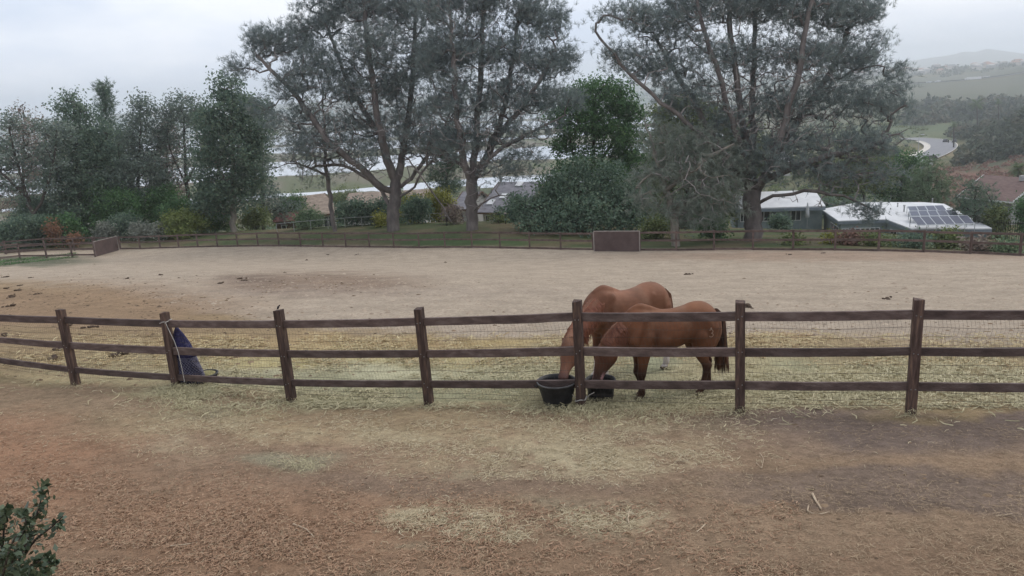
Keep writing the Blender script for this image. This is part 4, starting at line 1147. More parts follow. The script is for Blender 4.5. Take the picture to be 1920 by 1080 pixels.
make_tree('pine_tree', 'slender leaning pine with grey trunk left of the forked pine', (628, 432), 83,
    [[(628, 436, 0, .3), (622, 395, 0, .27), (614, 345, 0, .24), (609, 290, 0, .2), (607, 230, 0, .15), (604, 180, 0, .1), (600, 140, 0, .05)],
     [(612, 330, 0, .09), (580, 310, -1, .07), (545, 305, -1.5, .05), (510, 315, -2, .03)], [(610, 300, 0, .09), (650, 290, 1, .06), (680, 300, 1.5, .03)], [(609, 280, 0, .09), (570, 255, 1, .06), (530, 245, 1.5, .03)]],
    [(560, 300, -1, 56, 20, .8), (600, 255, 0, 60, 24, .7), (540, 262, 0, 40, 20, .6), (650, 300, 1, 46, 20, .7), (590, 205, 0, 50, 26, .6), (600, 330, 0, 60, 20, .6), (600, 280, 0, 80, 50, .7, True)],
    'pine_grey', 15, per=5, leaf=.44, width=.035, blades=9, dead=.2, droop=.3)

# --- row of mixed trees along the left
def simple_trunk(bx, by, top, r0, lean=0, d=95):
    n = 6; return [[(bx + lean * i / n, by + (top - by) * i / n, 0, r0 * (1 - .82 * i / n)) for i in range(n + 1)]]
make_tree('eucalyptus_tree', 'sparse eucalyptus with forked dark trunk at the far left', (62, 445), 92,
    [[(62, 448, 0, .34), (61, 410, 0, .3), (52, 375, 0, .24), (40, 335, 0, .18), (28, 290, 0, .12), (18, 240, 0, .06)], [(61, 405, 0, .22), (73, 370, .8, .18), (84, 335, 1, .13), (94, 285, 1, .09), (98, 240, 1, .05)], [(50, 370, 0, .12), (20, 330, -1, .08), (-10, 300, -1, .05)]],
    [(18, 225, 0, 22, 22), (62, 240, 1, 20, 16), (8, 290, 0, 40, 36), (70, 300, 1, 40, 30), (100, 250, 1, 26, 26), (30, 350, 0, 40, 22, .7), (90, 350, 1, 30, 20, .6), (-20, 340, 0, 30, 50), (45, 280, 0, 60, 60, .5, True)],
    'euc', 21, style='leaf', per=4, leaf=.34, blades=6, dead=.12, bark=M_barkdark, spread=.45)
make_tree('tall_tree', 'broad dark tree with rounded top in the left row', (148, 440), 98, simple_trunk(148, 440, 190, .45, -8) + [[(146, 340, 0, .2), (170, 300, 1, .13), (190, 260, 1, .07)], [(146, 360, 0, .2), (118, 320, -1, .13), (105, 280, -1, .06)]],
    [(126, 182, 0, 18, 14), (150, 206, 0, 26, 18), (118, 206, 0, 16, 12), (128, 245, 0, 40, 30), (170, 250, 1, 36, 30), (145, 290, 0, 54, 34), (185, 300, 1, 36, 30), (150, 340, -1, 56, 34), (110, 330, 0, 36, 30), (190, 360, 0, 36, 30), (150, 390, -1, 50, 24, .7)],
    'dark', 22, style='leaf', per=5, leaf=.36, blades=7, bark=M_barkdark)
make_tree('conifer_tree', 'narrow pointed conifer rising above the left row', (200, 440), 106, simple_trunk(203, 440, 160, .3, -6),
    [(195, 164, 0, 4, 8, 9), (196, 180, 0, 8, 11, 5), (198, 202, 0, 11, 14, 3), (201, 226, 0, 16, 16, 1.4), (204, 254, 0, 20, 18), (206, 285, 0, 24, 20), (207, 320, 0, 28, 24), (208, 360, 0, 30, 26)],
    'dark', 23, per=6, leaf=.5, width=.06, blades=8, bark=M_barkdark)
make_tree('tall_tree', 'loose grey-green tree with a small clumped top in the left row', (262, 440), 100, simple_trunk(255, 440, 190, .36, 10) + [[(258, 340, 0, .15), (285, 290, 1, .1), (292, 240, 1, .05)], [(257, 360, 0, .15), (235, 310, -1, .1), (228, 270, -1, .05)]],
    [(262, 194, 0, 22, 14), (282, 214, 0, 16, 14), (262, 228, 0, 26, 20), (245, 265, 0, 28, 26), (288, 265, 1, 24, 26), (265, 305, 0, 40, 32), (235, 330, -1, 30, 30), (290, 340, 1, 32, 30), (255, 375, 0, 44, 28)],
    'euc', 24, style='leaf', per=5, leaf=.34, blades=7, bark=M_barkdark)
make_tree('umbrella_tree', 'flat-topped tree with bare brownish lower branches in the left row', (352, 440), 102, simple_trunk(356, 440, 210, .36, -14) + [[(350, 350, 0, .16), (330, 290, -1, .11), (315, 240, -1, .06)], [(352, 340, 0, .16), (372, 280, 1, .1), (382, 240, 1, .05)]],
    [(340, 192, 0, 28, 13, 1.4), (322, 210, -1, 26, 13, 1.2), (362, 212, 1, 28, 14, 1.2), (345, 228, 0, 38, 16), (310, 240, -1, 22, 16), (385, 245, 1, 22, 18), (340, 280, 0, 44, 34, .9, True), (345, 330, 0, 44, 34, .8, True), (330, 270, 0, 34, 26, .4), (360, 310, 0, 34, 30, .4)],
    'euc', 25, style='leaf', per=5, leaf=.32, blades=7, bark=M_barkdark)
make_tree('tall_tree', 'large dense dark tree with pale trunk beside the pines', (438, 436), 92, [[(438, 440, 0, .4), (437, 400, 0, .36), (436, 350, 0, .3), (437, 300, 0, .24), (436, 240, 0, .16), (430, 190, 0, .08)], [(436, 330, 0, .16), (462, 290, 1, .12), (480, 240, 1, .06)], [(436, 350, 0, .16), (410, 310, -1, .12), (395, 270, -1, .06)]],
    [(410, 150, 0, 12, 12), (440, 158, 0, 16, 14), (420, 176, 0, 24, 14), (432, 196, 0, 34, 18), (455, 205, 1, 38, 30), (405, 220, -1, 34, 26), (430, 245, 0, 56, 34), (475, 250, 1, 28, 34), (400, 280, -1, 36, 34), (450, 290, 0, 50, 36), (410, 335, -1, 42, 34), (465, 335, 1, 36, 34), (430, 375, 0, 50, 26), (390, 380, -1, 26, 26)],
    'dark', 26, style='leaf', per=5, leaf=.36, blades=7, bark=M_barkpale)
make_tree('tall_tree', 'thin brown half-dead tree behind the left row', (40, 440), 112, simple_trunk(40, 440, 200, .3, 6) + [[(42, 330, 0, .1), (70, 280, 1, .06), (85, 240, 1, .03)]],
    [(38, 210, 0, 12, 16, 1.2), (62, 222, 0, 16, 12), (45, 255, 0, 34, 30), (85, 270, 0, 26, 24), (60, 320, 0, 44, 40), (50, 300, 0, 60, 70, .8, True), (30, 380, 0, 50, 30)],
    'brown', 27, style='leaf', per=4, leaf=.34, blades=6, dead=.2, bark=M_barkdark)
make_tree('tall_tree', 'brownish thinning tree between the clumped and flat-topped trees', (312, 440), 110, simple_trunk(310, 440, 230, .32, 4),
    [(308, 245, 0, 20, 16), (315, 280, 0, 30, 26), (300, 320, 0, 34, 30), (325, 355, 0, 34, 30), (300, 395, 0, 40, 22), (312, 320, 0, 50, 80, .7, True)],
    'brown', 28, style='leaf', per=5, leaf=.34, blades=6, dead=.1, bark=M_barkdark)
make_tree('tall_tree', 'dark tree filling the gap behind the pointed conifer', (228, 440), 112, simple_trunk(226, 440, 240, .32, 0),
    [(226, 255, 0, 24, 18), (215, 290, 0, 34, 26), (240, 320, 0, 34, 30), (205, 350, 0, 36, 30), (235, 385, 0, 40, 26)],
    'dark', 29, style='leaf', per=5, leaf=.36, blades=6, bark=M_barkdark)
make_tree('tall_tree', 'grey-green tree closing the gap between the row and the pines', (492, 436), 108, simple_trunk(492, 436, 190, .3, 0),
    [(490, 205, 0, 26, 20), (505, 235, 0, 26, 26, .8), (480, 270, 0, 30, 30), (490, 315, 0, 26, 30, .8), (485, 360, 0, 36, 30), (520, 390, 0, 40, 24)],
    'euc', 30, style='leaf', per=4, leaf=.34, blades=6, bark=M_barkdark)

# --- broadleaf trees and shrubs in the middle and on the right
make_tree('broadleaf_tree', 'dense fresh green broadleaf tree between the big pines', (1112, 440), 90, simple_trunk(1106, 440, 170, .3, 12) + [[(1108, 330, 0, .14), (1150, 270, 1, .09), (1180, 220, 1, .05)], [(1108, 340, 0, .14), (1075, 290, -1, .09), (1065, 240, -1, .05)]],
    [(1130, 165, 0, 46, 20), (1090, 190, 0, 36, 24), (1160, 192, 1, 44, 24), (1105, 215, 0, 44, 24), (1185, 215, 1, 30, 24), (1075, 235, -1, 34, 22), (1135, 245, 0, 46, 22), (1180, 255, 1, 34, 22), (1060, 270, -1, 30, 18), (1100, 285, 0, 36, 18, .7), (1160, 285, 1, 36, 18, .7), (1075, 310, -1, 34, 14, .7), (1130, 320, 0, 60, 26, .8), (1190, 300, 1, 40, 36, .8), (1050, 345, -1, 40, 30, .8), (1160, 350, 0, 60, 30, .8), (1045, 215, -1, 22, 22, .8)],
    'green', 31, style='leaf', per=6, leaf=.32, blades=8, bark=M_barkdark)
make_tree('broadleaf_shrub', 'huge blue-green glossy shrub behind the far fence beside the brown panel', (1085, 440), 74, simple_trunk(1085, 440, 340, .22, 0) + [[(1085, 420, 0, .12), (1040, 395, -.5, .08), (1000, 385, -1, .05)], [(1085, 420, 0, .12), (1130, 390, -.5, .08), (1170, 380, -1, .05)]],
    [(985, 398, -1, 26, 24), (1012, 384, 0, 28, 22), (1056, 366, 0, 34, 26), (1108, 352, 1, 36, 24), (1150, 372, 0, 36, 28), (1185, 395, -1, 30, 30), (1040, 405, -2, 50, 22), (1100, 395, -2, 56, 30), (1150, 410, -2, 46, 18), (1000, 418, -2, 36, 12), (1080, 425, -2.5, 60, 8), (1160, 428, -2.5, 40, 7), (1030, 338, 0, 14, 16, 1.2), (1088, 318, 1, 18, 18, 1.2), (1140, 322, 1, 20, 16, 1.2), (975, 372, -1, 12, 12, 1.2), (1176, 350, 0, 16, 18, 1.2), (1060, 332, 0, 12, 12, 1.2)],
    'blue', 32, style='leaf', per=5, leaf=.30, blades=7, bark=M_barkdark, cat='shrub', first=.3, spread=.6)
make_tree('broadleaf_tree', 'yellowish green tree behind the massive pine', (1290, 440), 100, simple_trunk(1290, 440, 190, .3, 0),
    [(1285, 195, 0, 34, 18), (1255, 220, 0, 34, 24), (1320, 215, 0, 40, 24), (1290, 245, 0, 50, 26), (1370, 235, 0, 34, 30), (1250, 270, 0, 36, 26), (1330, 280, 0, 50, 26), (1230, 310, 0, 30, 26), (1290, 320, 0, 50, 26), (1220, 350, 0, 40, 30), (1340, 340, 0, 60, 40), (1400, 290, 0, 50, 50), (1240, 390, 0, 50, 26), (1320, 390, 0, 60, 26)],
    'olive', 33, style='leaf', per=7, leaf=.36, blades=7, bark=M_barkdark)
make_tree('conifer_tree', 'very dark bushy conifer behind the leaning limb', (838, 425), 96, simple_trunk(838, 425, 225, .3, 0),
    [(838, 245, 0, 16, 18), (830, 280, 0, 26, 20), (850, 305, 0, 30, 20), (825, 325, 0, 30, 16), (845, 350, 0, 30, 18)],
    'dark', 34, per=6, leaf=.5, width=.07, blades=8, bark=M_barkdark)
make_tree('pepper_tree', 'soft grey-green weeping tree behind the solar panels', (1740, 400), 112, simple_trunk(1740, 400, 310, .26, 0),
    [(1745, 312, 0, 26, 16), (1730, 335, 0, 34, 22), (1762, 345, 0, 28, 26), (1720, 360, 0, 34, 22), (1752, 375, 0, 34, 18)],
    'willow', 35, per=6, leaf=.55, width=.05, blades=8, droop=.8, bark=M_barkdark)
make_tree('broadleaf_tree', 'bright green rounded tree top left of the weeping tree', (1690, 400), 118, simple_trunk(1690, 400, 290, .26, 0),
    [(1680, 295, 0, 34, 14), (1710, 305, 0, 28, 14), (1660, 315, 0, 30, 18), (1695, 330, 0, 36, 20), (1650, 345, 0, 36, 22), (1690, 365, 0, 40, 20)],
    'green', 36, style='leaf', per=6, leaf=.38, blades=7, bark=M_barkdark)
make_tree('broadleaf_tree', 'dull olive tree above the white roof behind drooping pine boughs', (1620, 400), 112, simple_trunk(1620, 400, 280, .26, 0),
    [(1625, 300, 0, 36, 20), (1590, 320, 0, 34, 22), (1640, 335, 0, 36, 22), (1600, 350, 0, 40, 18), (1560, 340, 0, 30, 20), (1540, 310, 0, 34, 20)],
    'olive', 37, style='leaf', per=6, leaf=.36, blades=7, bark=M_barkdark)
make_tree('conifer_tree', 'small dark spreading juniper in front of the brown-roofed house', (1825, 425), 84, simple_trunk(1826, 425, 350, .2, 4) + [[(1826, 400, 0, .1), (1850, 385, 0, .06), (1868, 380, 0, .03)], [(1826, 400, 0, .1), (1800, 380, 0, .06), (1790, 365, 0, .03)]],
    [(1812, 352, 0, 10, 12, 1.5), (1832, 352, 0, 14, 12, 1.5), (1845, 368, 0, 20, 14), (1805, 375, 0, 18, 14), (1826, 385, 0, 30, 16), (1860, 385, 0, 18, 12), (1835, 402, 0, 30, 12), (1800, 398, 0, 18, 12)],
    'dark', 38, per=6, leaf=.34, width=.05, blades=8, bark=M_barkdark)

_shrubs = [
    ('shrub', 'mid green thicket filling the left row behind the grey mounds', 215, 425, 97, 60, 80, 'green', 91),
    ('shrub', 'dark thicket at the foot of the half-dead tree', 60, 430, 99, 60, 76, 'dark', 92),
    ('shrub', 'tall green thicket right of the flat-topped tree', 385, 425, 98, 34, 90, 'dark', 93),
    ('shrub', 'tall thicket behind the dark bush by the orange plant', 150, 430, 100, 40, 100, 'dark', 94),
    ('shrub', 'green thicket between the flat-topped tree and the yellow bush', 300, 430, 99, 44, 90, 'green', 95),  # name, label, px, base y, depth, half width px, height px, foliage, seed
    ('shrub', 'yellow-green rounded bush in front of the left row', 352, 438, 90, 48, 46, 'lime', 41),
    ('shrub', 'taller green bush behind the yellow-green bush', 335, 436, 94, 34, 66, 'green', 42),
    ('shrub', 'dark green bush beside the orange plant', 122, 446, 88, 34, 46, 'green', 43),
    ('shrub', 'dark green bush left of the orange plant', 78, 446, 88, 26, 44, 'dark', 44),
    ('orange_shrub', 'small orange-leaved plant between dark bushes', 105, 442, 86.5, 9, 34, 'orange', 45),
    ('shrub', 'small red-orange bush low by the pen rails', 137, 452, 86, 5, 12, 'orange', 46),
    ('shrub', 'pale grey-green mound shrub behind the fence corner', 195, 443, 90, 20, 24, 'grey', 47),
    ('shrub', 'broad pale grey shrub left of the yellow-green bush', 268, 440, 90, 26, 20, 'grey', 48),
    ('shrub', 'grey rounded shrub next to the yellow-green bush', 299, 439, 89, 10, 17, 'grey', 49),
    ('shrub', 'dark shrub at the left edge behind the pens', 18, 452, 86, 40, 44, 'dark', 50),
    ('shrub', 'dark shrub under the loose grey-green tree', 235, 440, 92, 40, 40, 'dark', 51),
    ('shrub', 'mid green shrub at the foot of the pale trunk', 402, 434, 94, 34, 34, 'green', 52),
    ('shrub', 'green shrub right of the pale trunk', 480, 432, 96, 34, 44, 'olive', 53),
    ('shrub', 'bright small bush before the tan-roofed house', 576, 430, 88, 30, 36, 'willow', 54),
    ('shrub', 'dark low shrub between the slender and forked pines', 668, 430, 88, 40, 56, 'blue', 55),
    ('shrub', 'dark shrub just left of the forked trunk', 702, 430, 88, 28, 58, 'dark', 56),
    ('yellow_shrub', 'large yellow-flowering bush behind the leaning limb', 822, 425, 92, 32, 72, 'yellow', 57),
    ('yellow_shrub', 'yellow-green bush just right of the forked trunk', 775, 425, 92, 26, 60, 'yellow', 58),
    ('yellow_shrub', 'small yellow flower clump left of the forked trunk', 712, 420, 84, 9, 18, 'yellow', 59),
    ('shrub', 'dark bush in front of the yellow bushes', 784, 428, 86, 30, 58, 'blue', 60),
    ('shrub', 'brownish grey bush left of the upright pine', 850, 430, 82, 22, 44, 'brown', 61),
    ('shrub', 'dark round bush by the grey-roofed house', 955, 430, 82, 24, 40, 'dark', 62),
    ('shrub', 'dark drooping bush over the grey roof', 968, 412, 92, 20, 46, 'dark', 63),
    ('shrub', 'small green bush under the grey house wall', 935, 432, 80, 16, 20, 'olive', 64),
    ('shrub', 'green shrub at the foot of the young grey pine', 1340, 445, 66, 26, 34, 'green', 65),
    ('shrub', 'dull olive shrub behind the brown panel', 1230, 446, 68, 30, 30, 'olive', 66),
    ('shrub', 'dark bush below the house windows', 1465, 432, 78, 17, 28, 'dark', 67),
    ('shrub', 'olive hedge plant behind the rails under the house', 1480, 462, 61, 24, 13, 'olive', 68),
    ('shrub', 'russet dry plant behind the rails', 1590, 458, 61, 20, 12, 'red', 69),
    ('shrub', 'yellow-green plant behind the rails right of the massive trunk', 1560, 456, 62, 14, 9, 'yellow', 70),
    ('shrub', 'olive bush behind the rails below the low roof', 1650, 460, 60, 28, 13, 'olive', 71),
    ('shrub', 'dark bush behind the rails below the solar panels', 1720, 464, 58, 32, 15, 'dark', 72),
    ('shrub', 'leafy bush reaching to the eave below the panels', 1775, 462, 58, 26, 22, 'olive', 73),
    ('shrub', 'green weedy bush behind the right end of the far fence', 1890, 478, 53.5, 26, 14, 'willow', 74),
    ('shrub', 'low brown-green bush in the corner of the far fence', 1830, 470, 55, 26, 13, 'brown', 75),
    ('shrub', 'feathery olive bush beside the siding house', 1872, 420, 82, 20, 36, 'olive', 76),
    ('shrub', 'pale dry bush left of the feathery olive bush', 1845, 415, 84, 14, 22, 'grey', 77),
    ('shrub', 'green bush at the right edge below the siding house', 1925, 410, 80, 18, 40, 'green', 78),
    ('shrub', 'dark green hedge beyond the slender pine', 560, 412, 112, 46, 50, 'green', 79),
    ('shrub', 'grey-green thicket on the slope beyond the tan roof', 650, 400, 150, 60, 50, 'olive', 80),
    ('shrub', 'green tree-like bush before the lagoon right of the forked trunk', 752, 395, 128, 18, 40, 'green', 81),
    ('shrub', 'dark thicket under the broadleaf tree', 1050, 410, 96, 44, 60, 'olive', 82),
    ('shrub', 'olive thicket beyond the young grey pine', 1200, 420, 92, 50, 100, 'olive', 83),
    ('shrub', 'dark thicket beneath the yellowish tree', 1300, 430, 80, 60, 60, 'dark', 84),
]
for nm, lb, px_, by_, d_, hw_, h_, fo_, sd_ in _shrubs:
    g_ = at_depth(px_, d_)
    y0 = float(to_px(g_)[1])
    r_ = random.Random(sd_)
    top = by_ - h_
    bl = []
    hh = y0 - top
    for i in range(5 if hw_ > 15 else 3):
        ox = r_.uniform(-.55, .55) * hw_
        bl.append((px_ + ox, top + hh * r_.uniform(.30, .42), r_.uniform(-.5, .5), hw_ * r_.uniform(.42, .6), hh * .33 * r_.uniform(.8, 1.1)))
    bl.append((px_, top + hh * .55, 0, hw_ * .9, hh * .4)); bl.append((px_, top + hh * .85, -.3, hw_ * .95, hh * .2))
    make_tree(nm, lb, (px_, y0), d_, [[(px_, y0, 0, .07), (px_ + 1, y0 - hh * .3, 0, .06), (px_ - 1, y0 - hh * .6, 0, .04)]], bl, fo_, sd_, style='leaf', per=5, leaf=.26, blades=7, bark=M_barkdark, cat='shrub', first=.2, spread=.3, dens=1.15, r_tip=.01)
# ------------------------------------------------------------------ houses
M_white = pmat('white_roof_coating', lin(186, 187, 188), lin(204, 204, 204), .8, .7, .1)
M_fascia = pmat('grey_fascia', lin(112, 122, 130), lin(126, 135, 142), 2, .6)
M_wallg = pmat('grey_green_stucco', lin(122, 134, 134), lin(136, 146, 144), 1.5, .9, .2)
M_glass = pmat('dark_window_glass', lin(34, 40, 46), lin(50, 56, 62), 1, .08, spec=.6)
M_frame = pmat('white_window_frame', lin(200, 200, 198), lin(214, 214, 212), 3, .5)
M_panel = pmat('solar_cell_glass', lin(44, 50, 70), lin(54, 60, 82), 1, .3, spec=.3)
M_alu = pmat('aluminium_frame', lin(176, 180, 184), lin(192, 196, 198), 4, .35, metallic=.5)
M_pipe = pmat('roof_pipe_metal', lin(150, 152, 152), lin(176, 176, 174), 6, .5)
M_brownroof = pmat('brown_shingles', lin(98, 80, 76), lin(120, 100, 94), 1.5, .9, .8, (1, 1, 6), bscale=4)
M_siding = pmat('grey_siding', lin(134, 136, 132), lin(148, 150, 144), 1.4, .8, .2)
M_greyroof = pmat('grey_shingles', lin(104, 102, 108), lin(128, 126, 130), 1.2, .9, .6, (1, 1, 4), bscale=5)
M_tanroof = pmat('tan_shakes', lin(120, 106, 94), lin(152, 138, 124), 1.6, .95, .7, (1, 1, 3), c3=lin(134, 120, 108), bscale=5)
M_wallw = pmat('pale_wall', lin(168, 166, 160), lin(184, 182, 176), 1, .9)
M_wood2 = pmat('brown_timber', lin(86, 66, 54), lin(108, 86, 70), 3, .85)
M_dark = pmat('dark_interior', lin(30, 28, 28), lin(40, 38, 38), 2, .9)

def at_z(px, py, z):
    dr = FWD + RGT * ((px - 960) / F_PX) + UPV * ((540 - py) / F_PX)
    return dr * (z / dr[2])
def window(parent, a, b, out, z0, z1, panes=2):
    """window between a and b (plan points) from z0 to z1 on a wall facing out"""
    a = np.array([a[0], a[1], 0.0]); b = np.array([b[0], b[1], 0.0]); t = (b - a); L = np.linalg.norm(t); t /= L
    c = (a + b) / 2; zc = (z0 + z1) / 2; hz = (z1 - z0) / 2
    g = MB(); g.box(c + np.array([0, 0, zc]) + out * .02, (L / 2, .02, hz), (t, out, (0, 0, 1)))
    w = g.build('window', M_glass, parent)
    def fr(cx, cz, hx, hzz, nm='frame'):
        m = MB(); m.box(c + t * cx + np.array([0, 0, zc + cz]) + out * .055, (hx, .035, hzz), (t, out, (0, 0, 1))); m.build(nm, M_frame, w)
    fr(0, hz + .04, L / 2 + .08, .04); fr(0, -hz - .04, L / 2 + .08, .04, 'sill')
    fr(-L / 2 - .04, 0, .04, hz); fr(L / 2 + .04, 0, .04, hz)
    for i in range(1, panes): fr(-L / 2 + L * i / panes, 0, .035, hz, 'mullion')
    return w
def slab(mb, poly, z0, z1): mb.prism(poly, z0, z1)

# --- white-roofed house with the low roof
ZR = -16.35
hb = at_z(1600, 425, ZR)
HG = float(gh(hb[0], hb[1] + 4)) - .6
house = thing('house', 'low grey-green house with bright white flat roof behind the massive pine', 'house', (hb[0], hb[1], HG))
plan_px = [(1540, 392), (1572, 414), (1662, 411), (1712, 430), (1860, 428), (1770, 382), (1732, 379), (1612, 379)]
plan = np.array([at_z(x, y, ZR)[:2] for x, y in plan_px])
rf = MB(); slab(rf, plan, ZR - .10, ZR); roof = rf.build('roof', M_white, house)
ctr = plan.mean(0)
fs_ = MB()
for i in range(len(plan)):
    a, b = plan[i], plan[(i + 1) % len(plan)]
    fs_ = MB(); fs_.bar((*a, ZR - .26), (*b, ZR - .26), .06, .32); fs_.build('fascia', M_fascia, house)
wp = ctr + (plan - ctr) * .955
wl_ = MB(); slab(wl_, wp, HG - 1, ZR - .103); wl_.build('wall', M_wallg, house)
def wall_out(a, b):
    t = np.array([b[0] - a[0], b[1] - a[1], 0]); t /= np.linalg.norm(t); o = np.array([t[1], -t[0], 0])
    m = (np.array(a) + np.array(b)) / 2 - ctr
    return o if o[:2] @ m > 0 else -o
for i, segs in ((1, [(.04, .16), (.22, .42), (.45, .62), (.66, .84)]), (0, [(.45, .6), (.66, .9)]), (2, [(.2, .45)]), (3, [(.1, .22), (.5, .7)])):
    a, b = wp[i], wp[(i + 1) % len(wp)]
    o = wall_out(a, b)
    for s0, s1 in segs: window(house, a + (b - a) * s0, a + (b - a) * s1, o, ZR - 2.3, ZR - 1.0, 2)
rr = random.Random(8)
for px_, py_, h_, r_ in ((1651, 392, .9, .12), (1630, 386, .45, .08), (1643, 390, .35, .06), (1656, 394, .25, .16), (1683, 388, .5, .07), (1695, 397, .8, .09), (1670, 393, .2, .06), (1748, 379.8, .5, .06)):
    p = at_z(px_, py_, ZR); m = MB(); m.lathe(p, [(r_, -.02), (r_, h_ * .85), (r_ * 1.5, h_ * .87), (r_ * 1.5, h_), (0, h_ + .04)], 10); m.build('vent_pipe', M_pipe, house)
# left wing with the pitched white roof
ZE = -15.55
e0, e1 = at_z(1380, 391, ZE), at_z(1548, 386, ZE)
back = np.array([e0[1] - e1[1], e1[0] - e0[0], 0]); back /= np.linalg.norm(back)
if back[1] < 0: back = -back
along = (e1 - e0) / np.linalg.norm(e1 - e0)
r0, r1 = e0 + back * 6.0 + np.array([0, 0, 1.15]) , e1 + back * 6.0 + np.array([0, 0, 1.15]) - along * .2
b0_, b1_ = e0 + back * 12.0, e1 + back * 12.0
lr = MB(); dn = np.array([0, 0, -.14])
lr.add([e0, e1, r1, r0, e0 + dn, e1 + dn, r1 + dn, r0 + dn], [(0, 1, 2, 3), (7, 6, 5, 4), (0, 4, 5, 1), (1, 5, 6, 2), (2, 6, 7, 3), (3, 7, 4, 0)])
lr.build('roof_slope', M_white, house)
lr = MB(); lr.add([r0, r1, b1_, b0_, r0 + dn, r1 + dn, b1_ + dn, b0_ + dn], [(0, 1, 2, 3), (7, 6, 5, 4), (0, 4, 5, 1), (1, 5, 6, 2), (2, 6, 7, 3), (3, 7, 4, 0)])
lr.build('roof_slope', M_white, house)
fb = MB(); fb.bar(e0 + np.array([0, 0, -.32]) - back * .035, e1 + np.array([0, 0, -.32]) - back * .035, .06, .36); fb.build('fascia', M_fascia, house)
w0, w1 = e0 + back * .8 + along * .3, e1 + back * .8 - along * .2
wq = [w0[:2], w1[:2], (w1 + back * 10.2)[:2], (w0 + back * 10.2)[:2]]
lw = MB(); slab(lw, wq, HG - 1.2, ZE - .16); lw.build('wall', M_wallg, house)
gb = MB()
for q in (w0, w1):
    q1, q2, q3 = q + np.array([0, 0, -.16]), q + back * 10.2 + np.array([0, 0, -.16]), q + back * 5.1 + np.array([0, 0, .78]); gb.add([q1, q2, q3], [(0, 1, 2)])
gb.build('gable', M_wallg, house)
Lw = np.linalg.norm(w1 - w0)
for px0, px1 in ((1424, 1446), (1487, 1504), (1391, 1400)):
    s0, s1 = [np.clip((px - 1385) / (1545 - 1385), 0, 1) for px in (px0, px1)]
    window(house, (w0 + along * Lw * s0)[:2], (w0 + along * Lw * s1)[:2], -back, ZE - 1.75, ZE - .62, 2)
# closed patio umbrella beside the wall
ub = w0 + along * Lw * ((1514 - 1385) / 160) - back * 1.2; ub[2] = HG
um = thing('patio_umbrella', 'closed pale patio umbrella standing against the grey-green wall', 'umbrella', ub)
m = MB(); m.tube([ub, ub + np.array([0, 0, 3.1])], .03, 6); m.build('pole', M_pipe, um)
m = MB(); m.lathe(ub, [(.05, 1.3), (.26, 1.35), (.22, 1.9), (.17, 2.5), (.08, 3.0), (.02, 3.15)], 10); m.build('canopy', pmat('pale_canvas', lin(170, 172, 174), lin(192, 192, 192), 3, .9), um, smooth=True)

# --- solar array
rows = [(4, (1701, 387, 91.0), (1768, 384.5, 89.6), (1775.5, 394, 88.0), (1705, 395.3, 89.2)),
        (5, (1704, 396, 87.2), (1790, 393, 85.2), (1798, 403.5, 83.6), (1708, 405, 85.4)),
        (6, (1707, 406, 83.2), (1814, 403.5, 81.2), (1828, 419, 79.2), (1720.5, 422.5, 81.0))]
sol = thing('solar_array', 'three tilted rows of dark solar panels on the white roof', 'solar panels', (*at_z(1765, 405, ZR)[:2], ZR))
for n_, tl, tr_, br_, bl_ in rows:
    TL, TR, BR, BL = [P(*q) for q in (tl, tr_, br_, bl_)]
    lift = max(0, ZR + .12 - min(BL[2], BR[2]));
    for q in (TL, TR, BR, BL): q[2] += lift
    nrm = np.cross(BR - BL, TL - BL); nrm /= np.linalg.norm(nrm)
    for k in range(n_):
        a0, a1 = (k + .015) / n_, (k + .985) / n_
        c = [BL + (BR - BL) * a0, BL + (BR - BL) * a1, TL + (TR - TL) * a1, TL + (TR - TL) * a0]
        m = MB(); m.hexa([q - nrm * .04 for q in c] + [q + nrm * .0 for q in c]); fr_ = m.build('panel', M_alu, sol)
        cc = sum(c) / 4; ci = [cc + (q - cc) * .93 for q in c]
        m = MB(); m.hexa([q + nrm * .001 for q in ci] + [q + nrm * .006 for q in ci]); m.build('glass', M_panel, fr_)
    for k in range(n_ + 1):
        q = TL + (TR - TL) * k / n_ - nrm * .05
        if q[2] > ZR + .05:
            m = MB(); m.bar((q[0], q[1], ZR), q, .05, .05, up=(0, 1, 0)); m.build('rack_leg', M_alu, sol)
        q = BL + (BR - BL) * k / n_ - nrm * .05
        if q[2] > ZR + .05:
            m = MB(); m.bar((q[0], q[1], ZR), q, .05, .05, up=(0, 1, 0)); m.build('rack_leg', M_alu, sol)

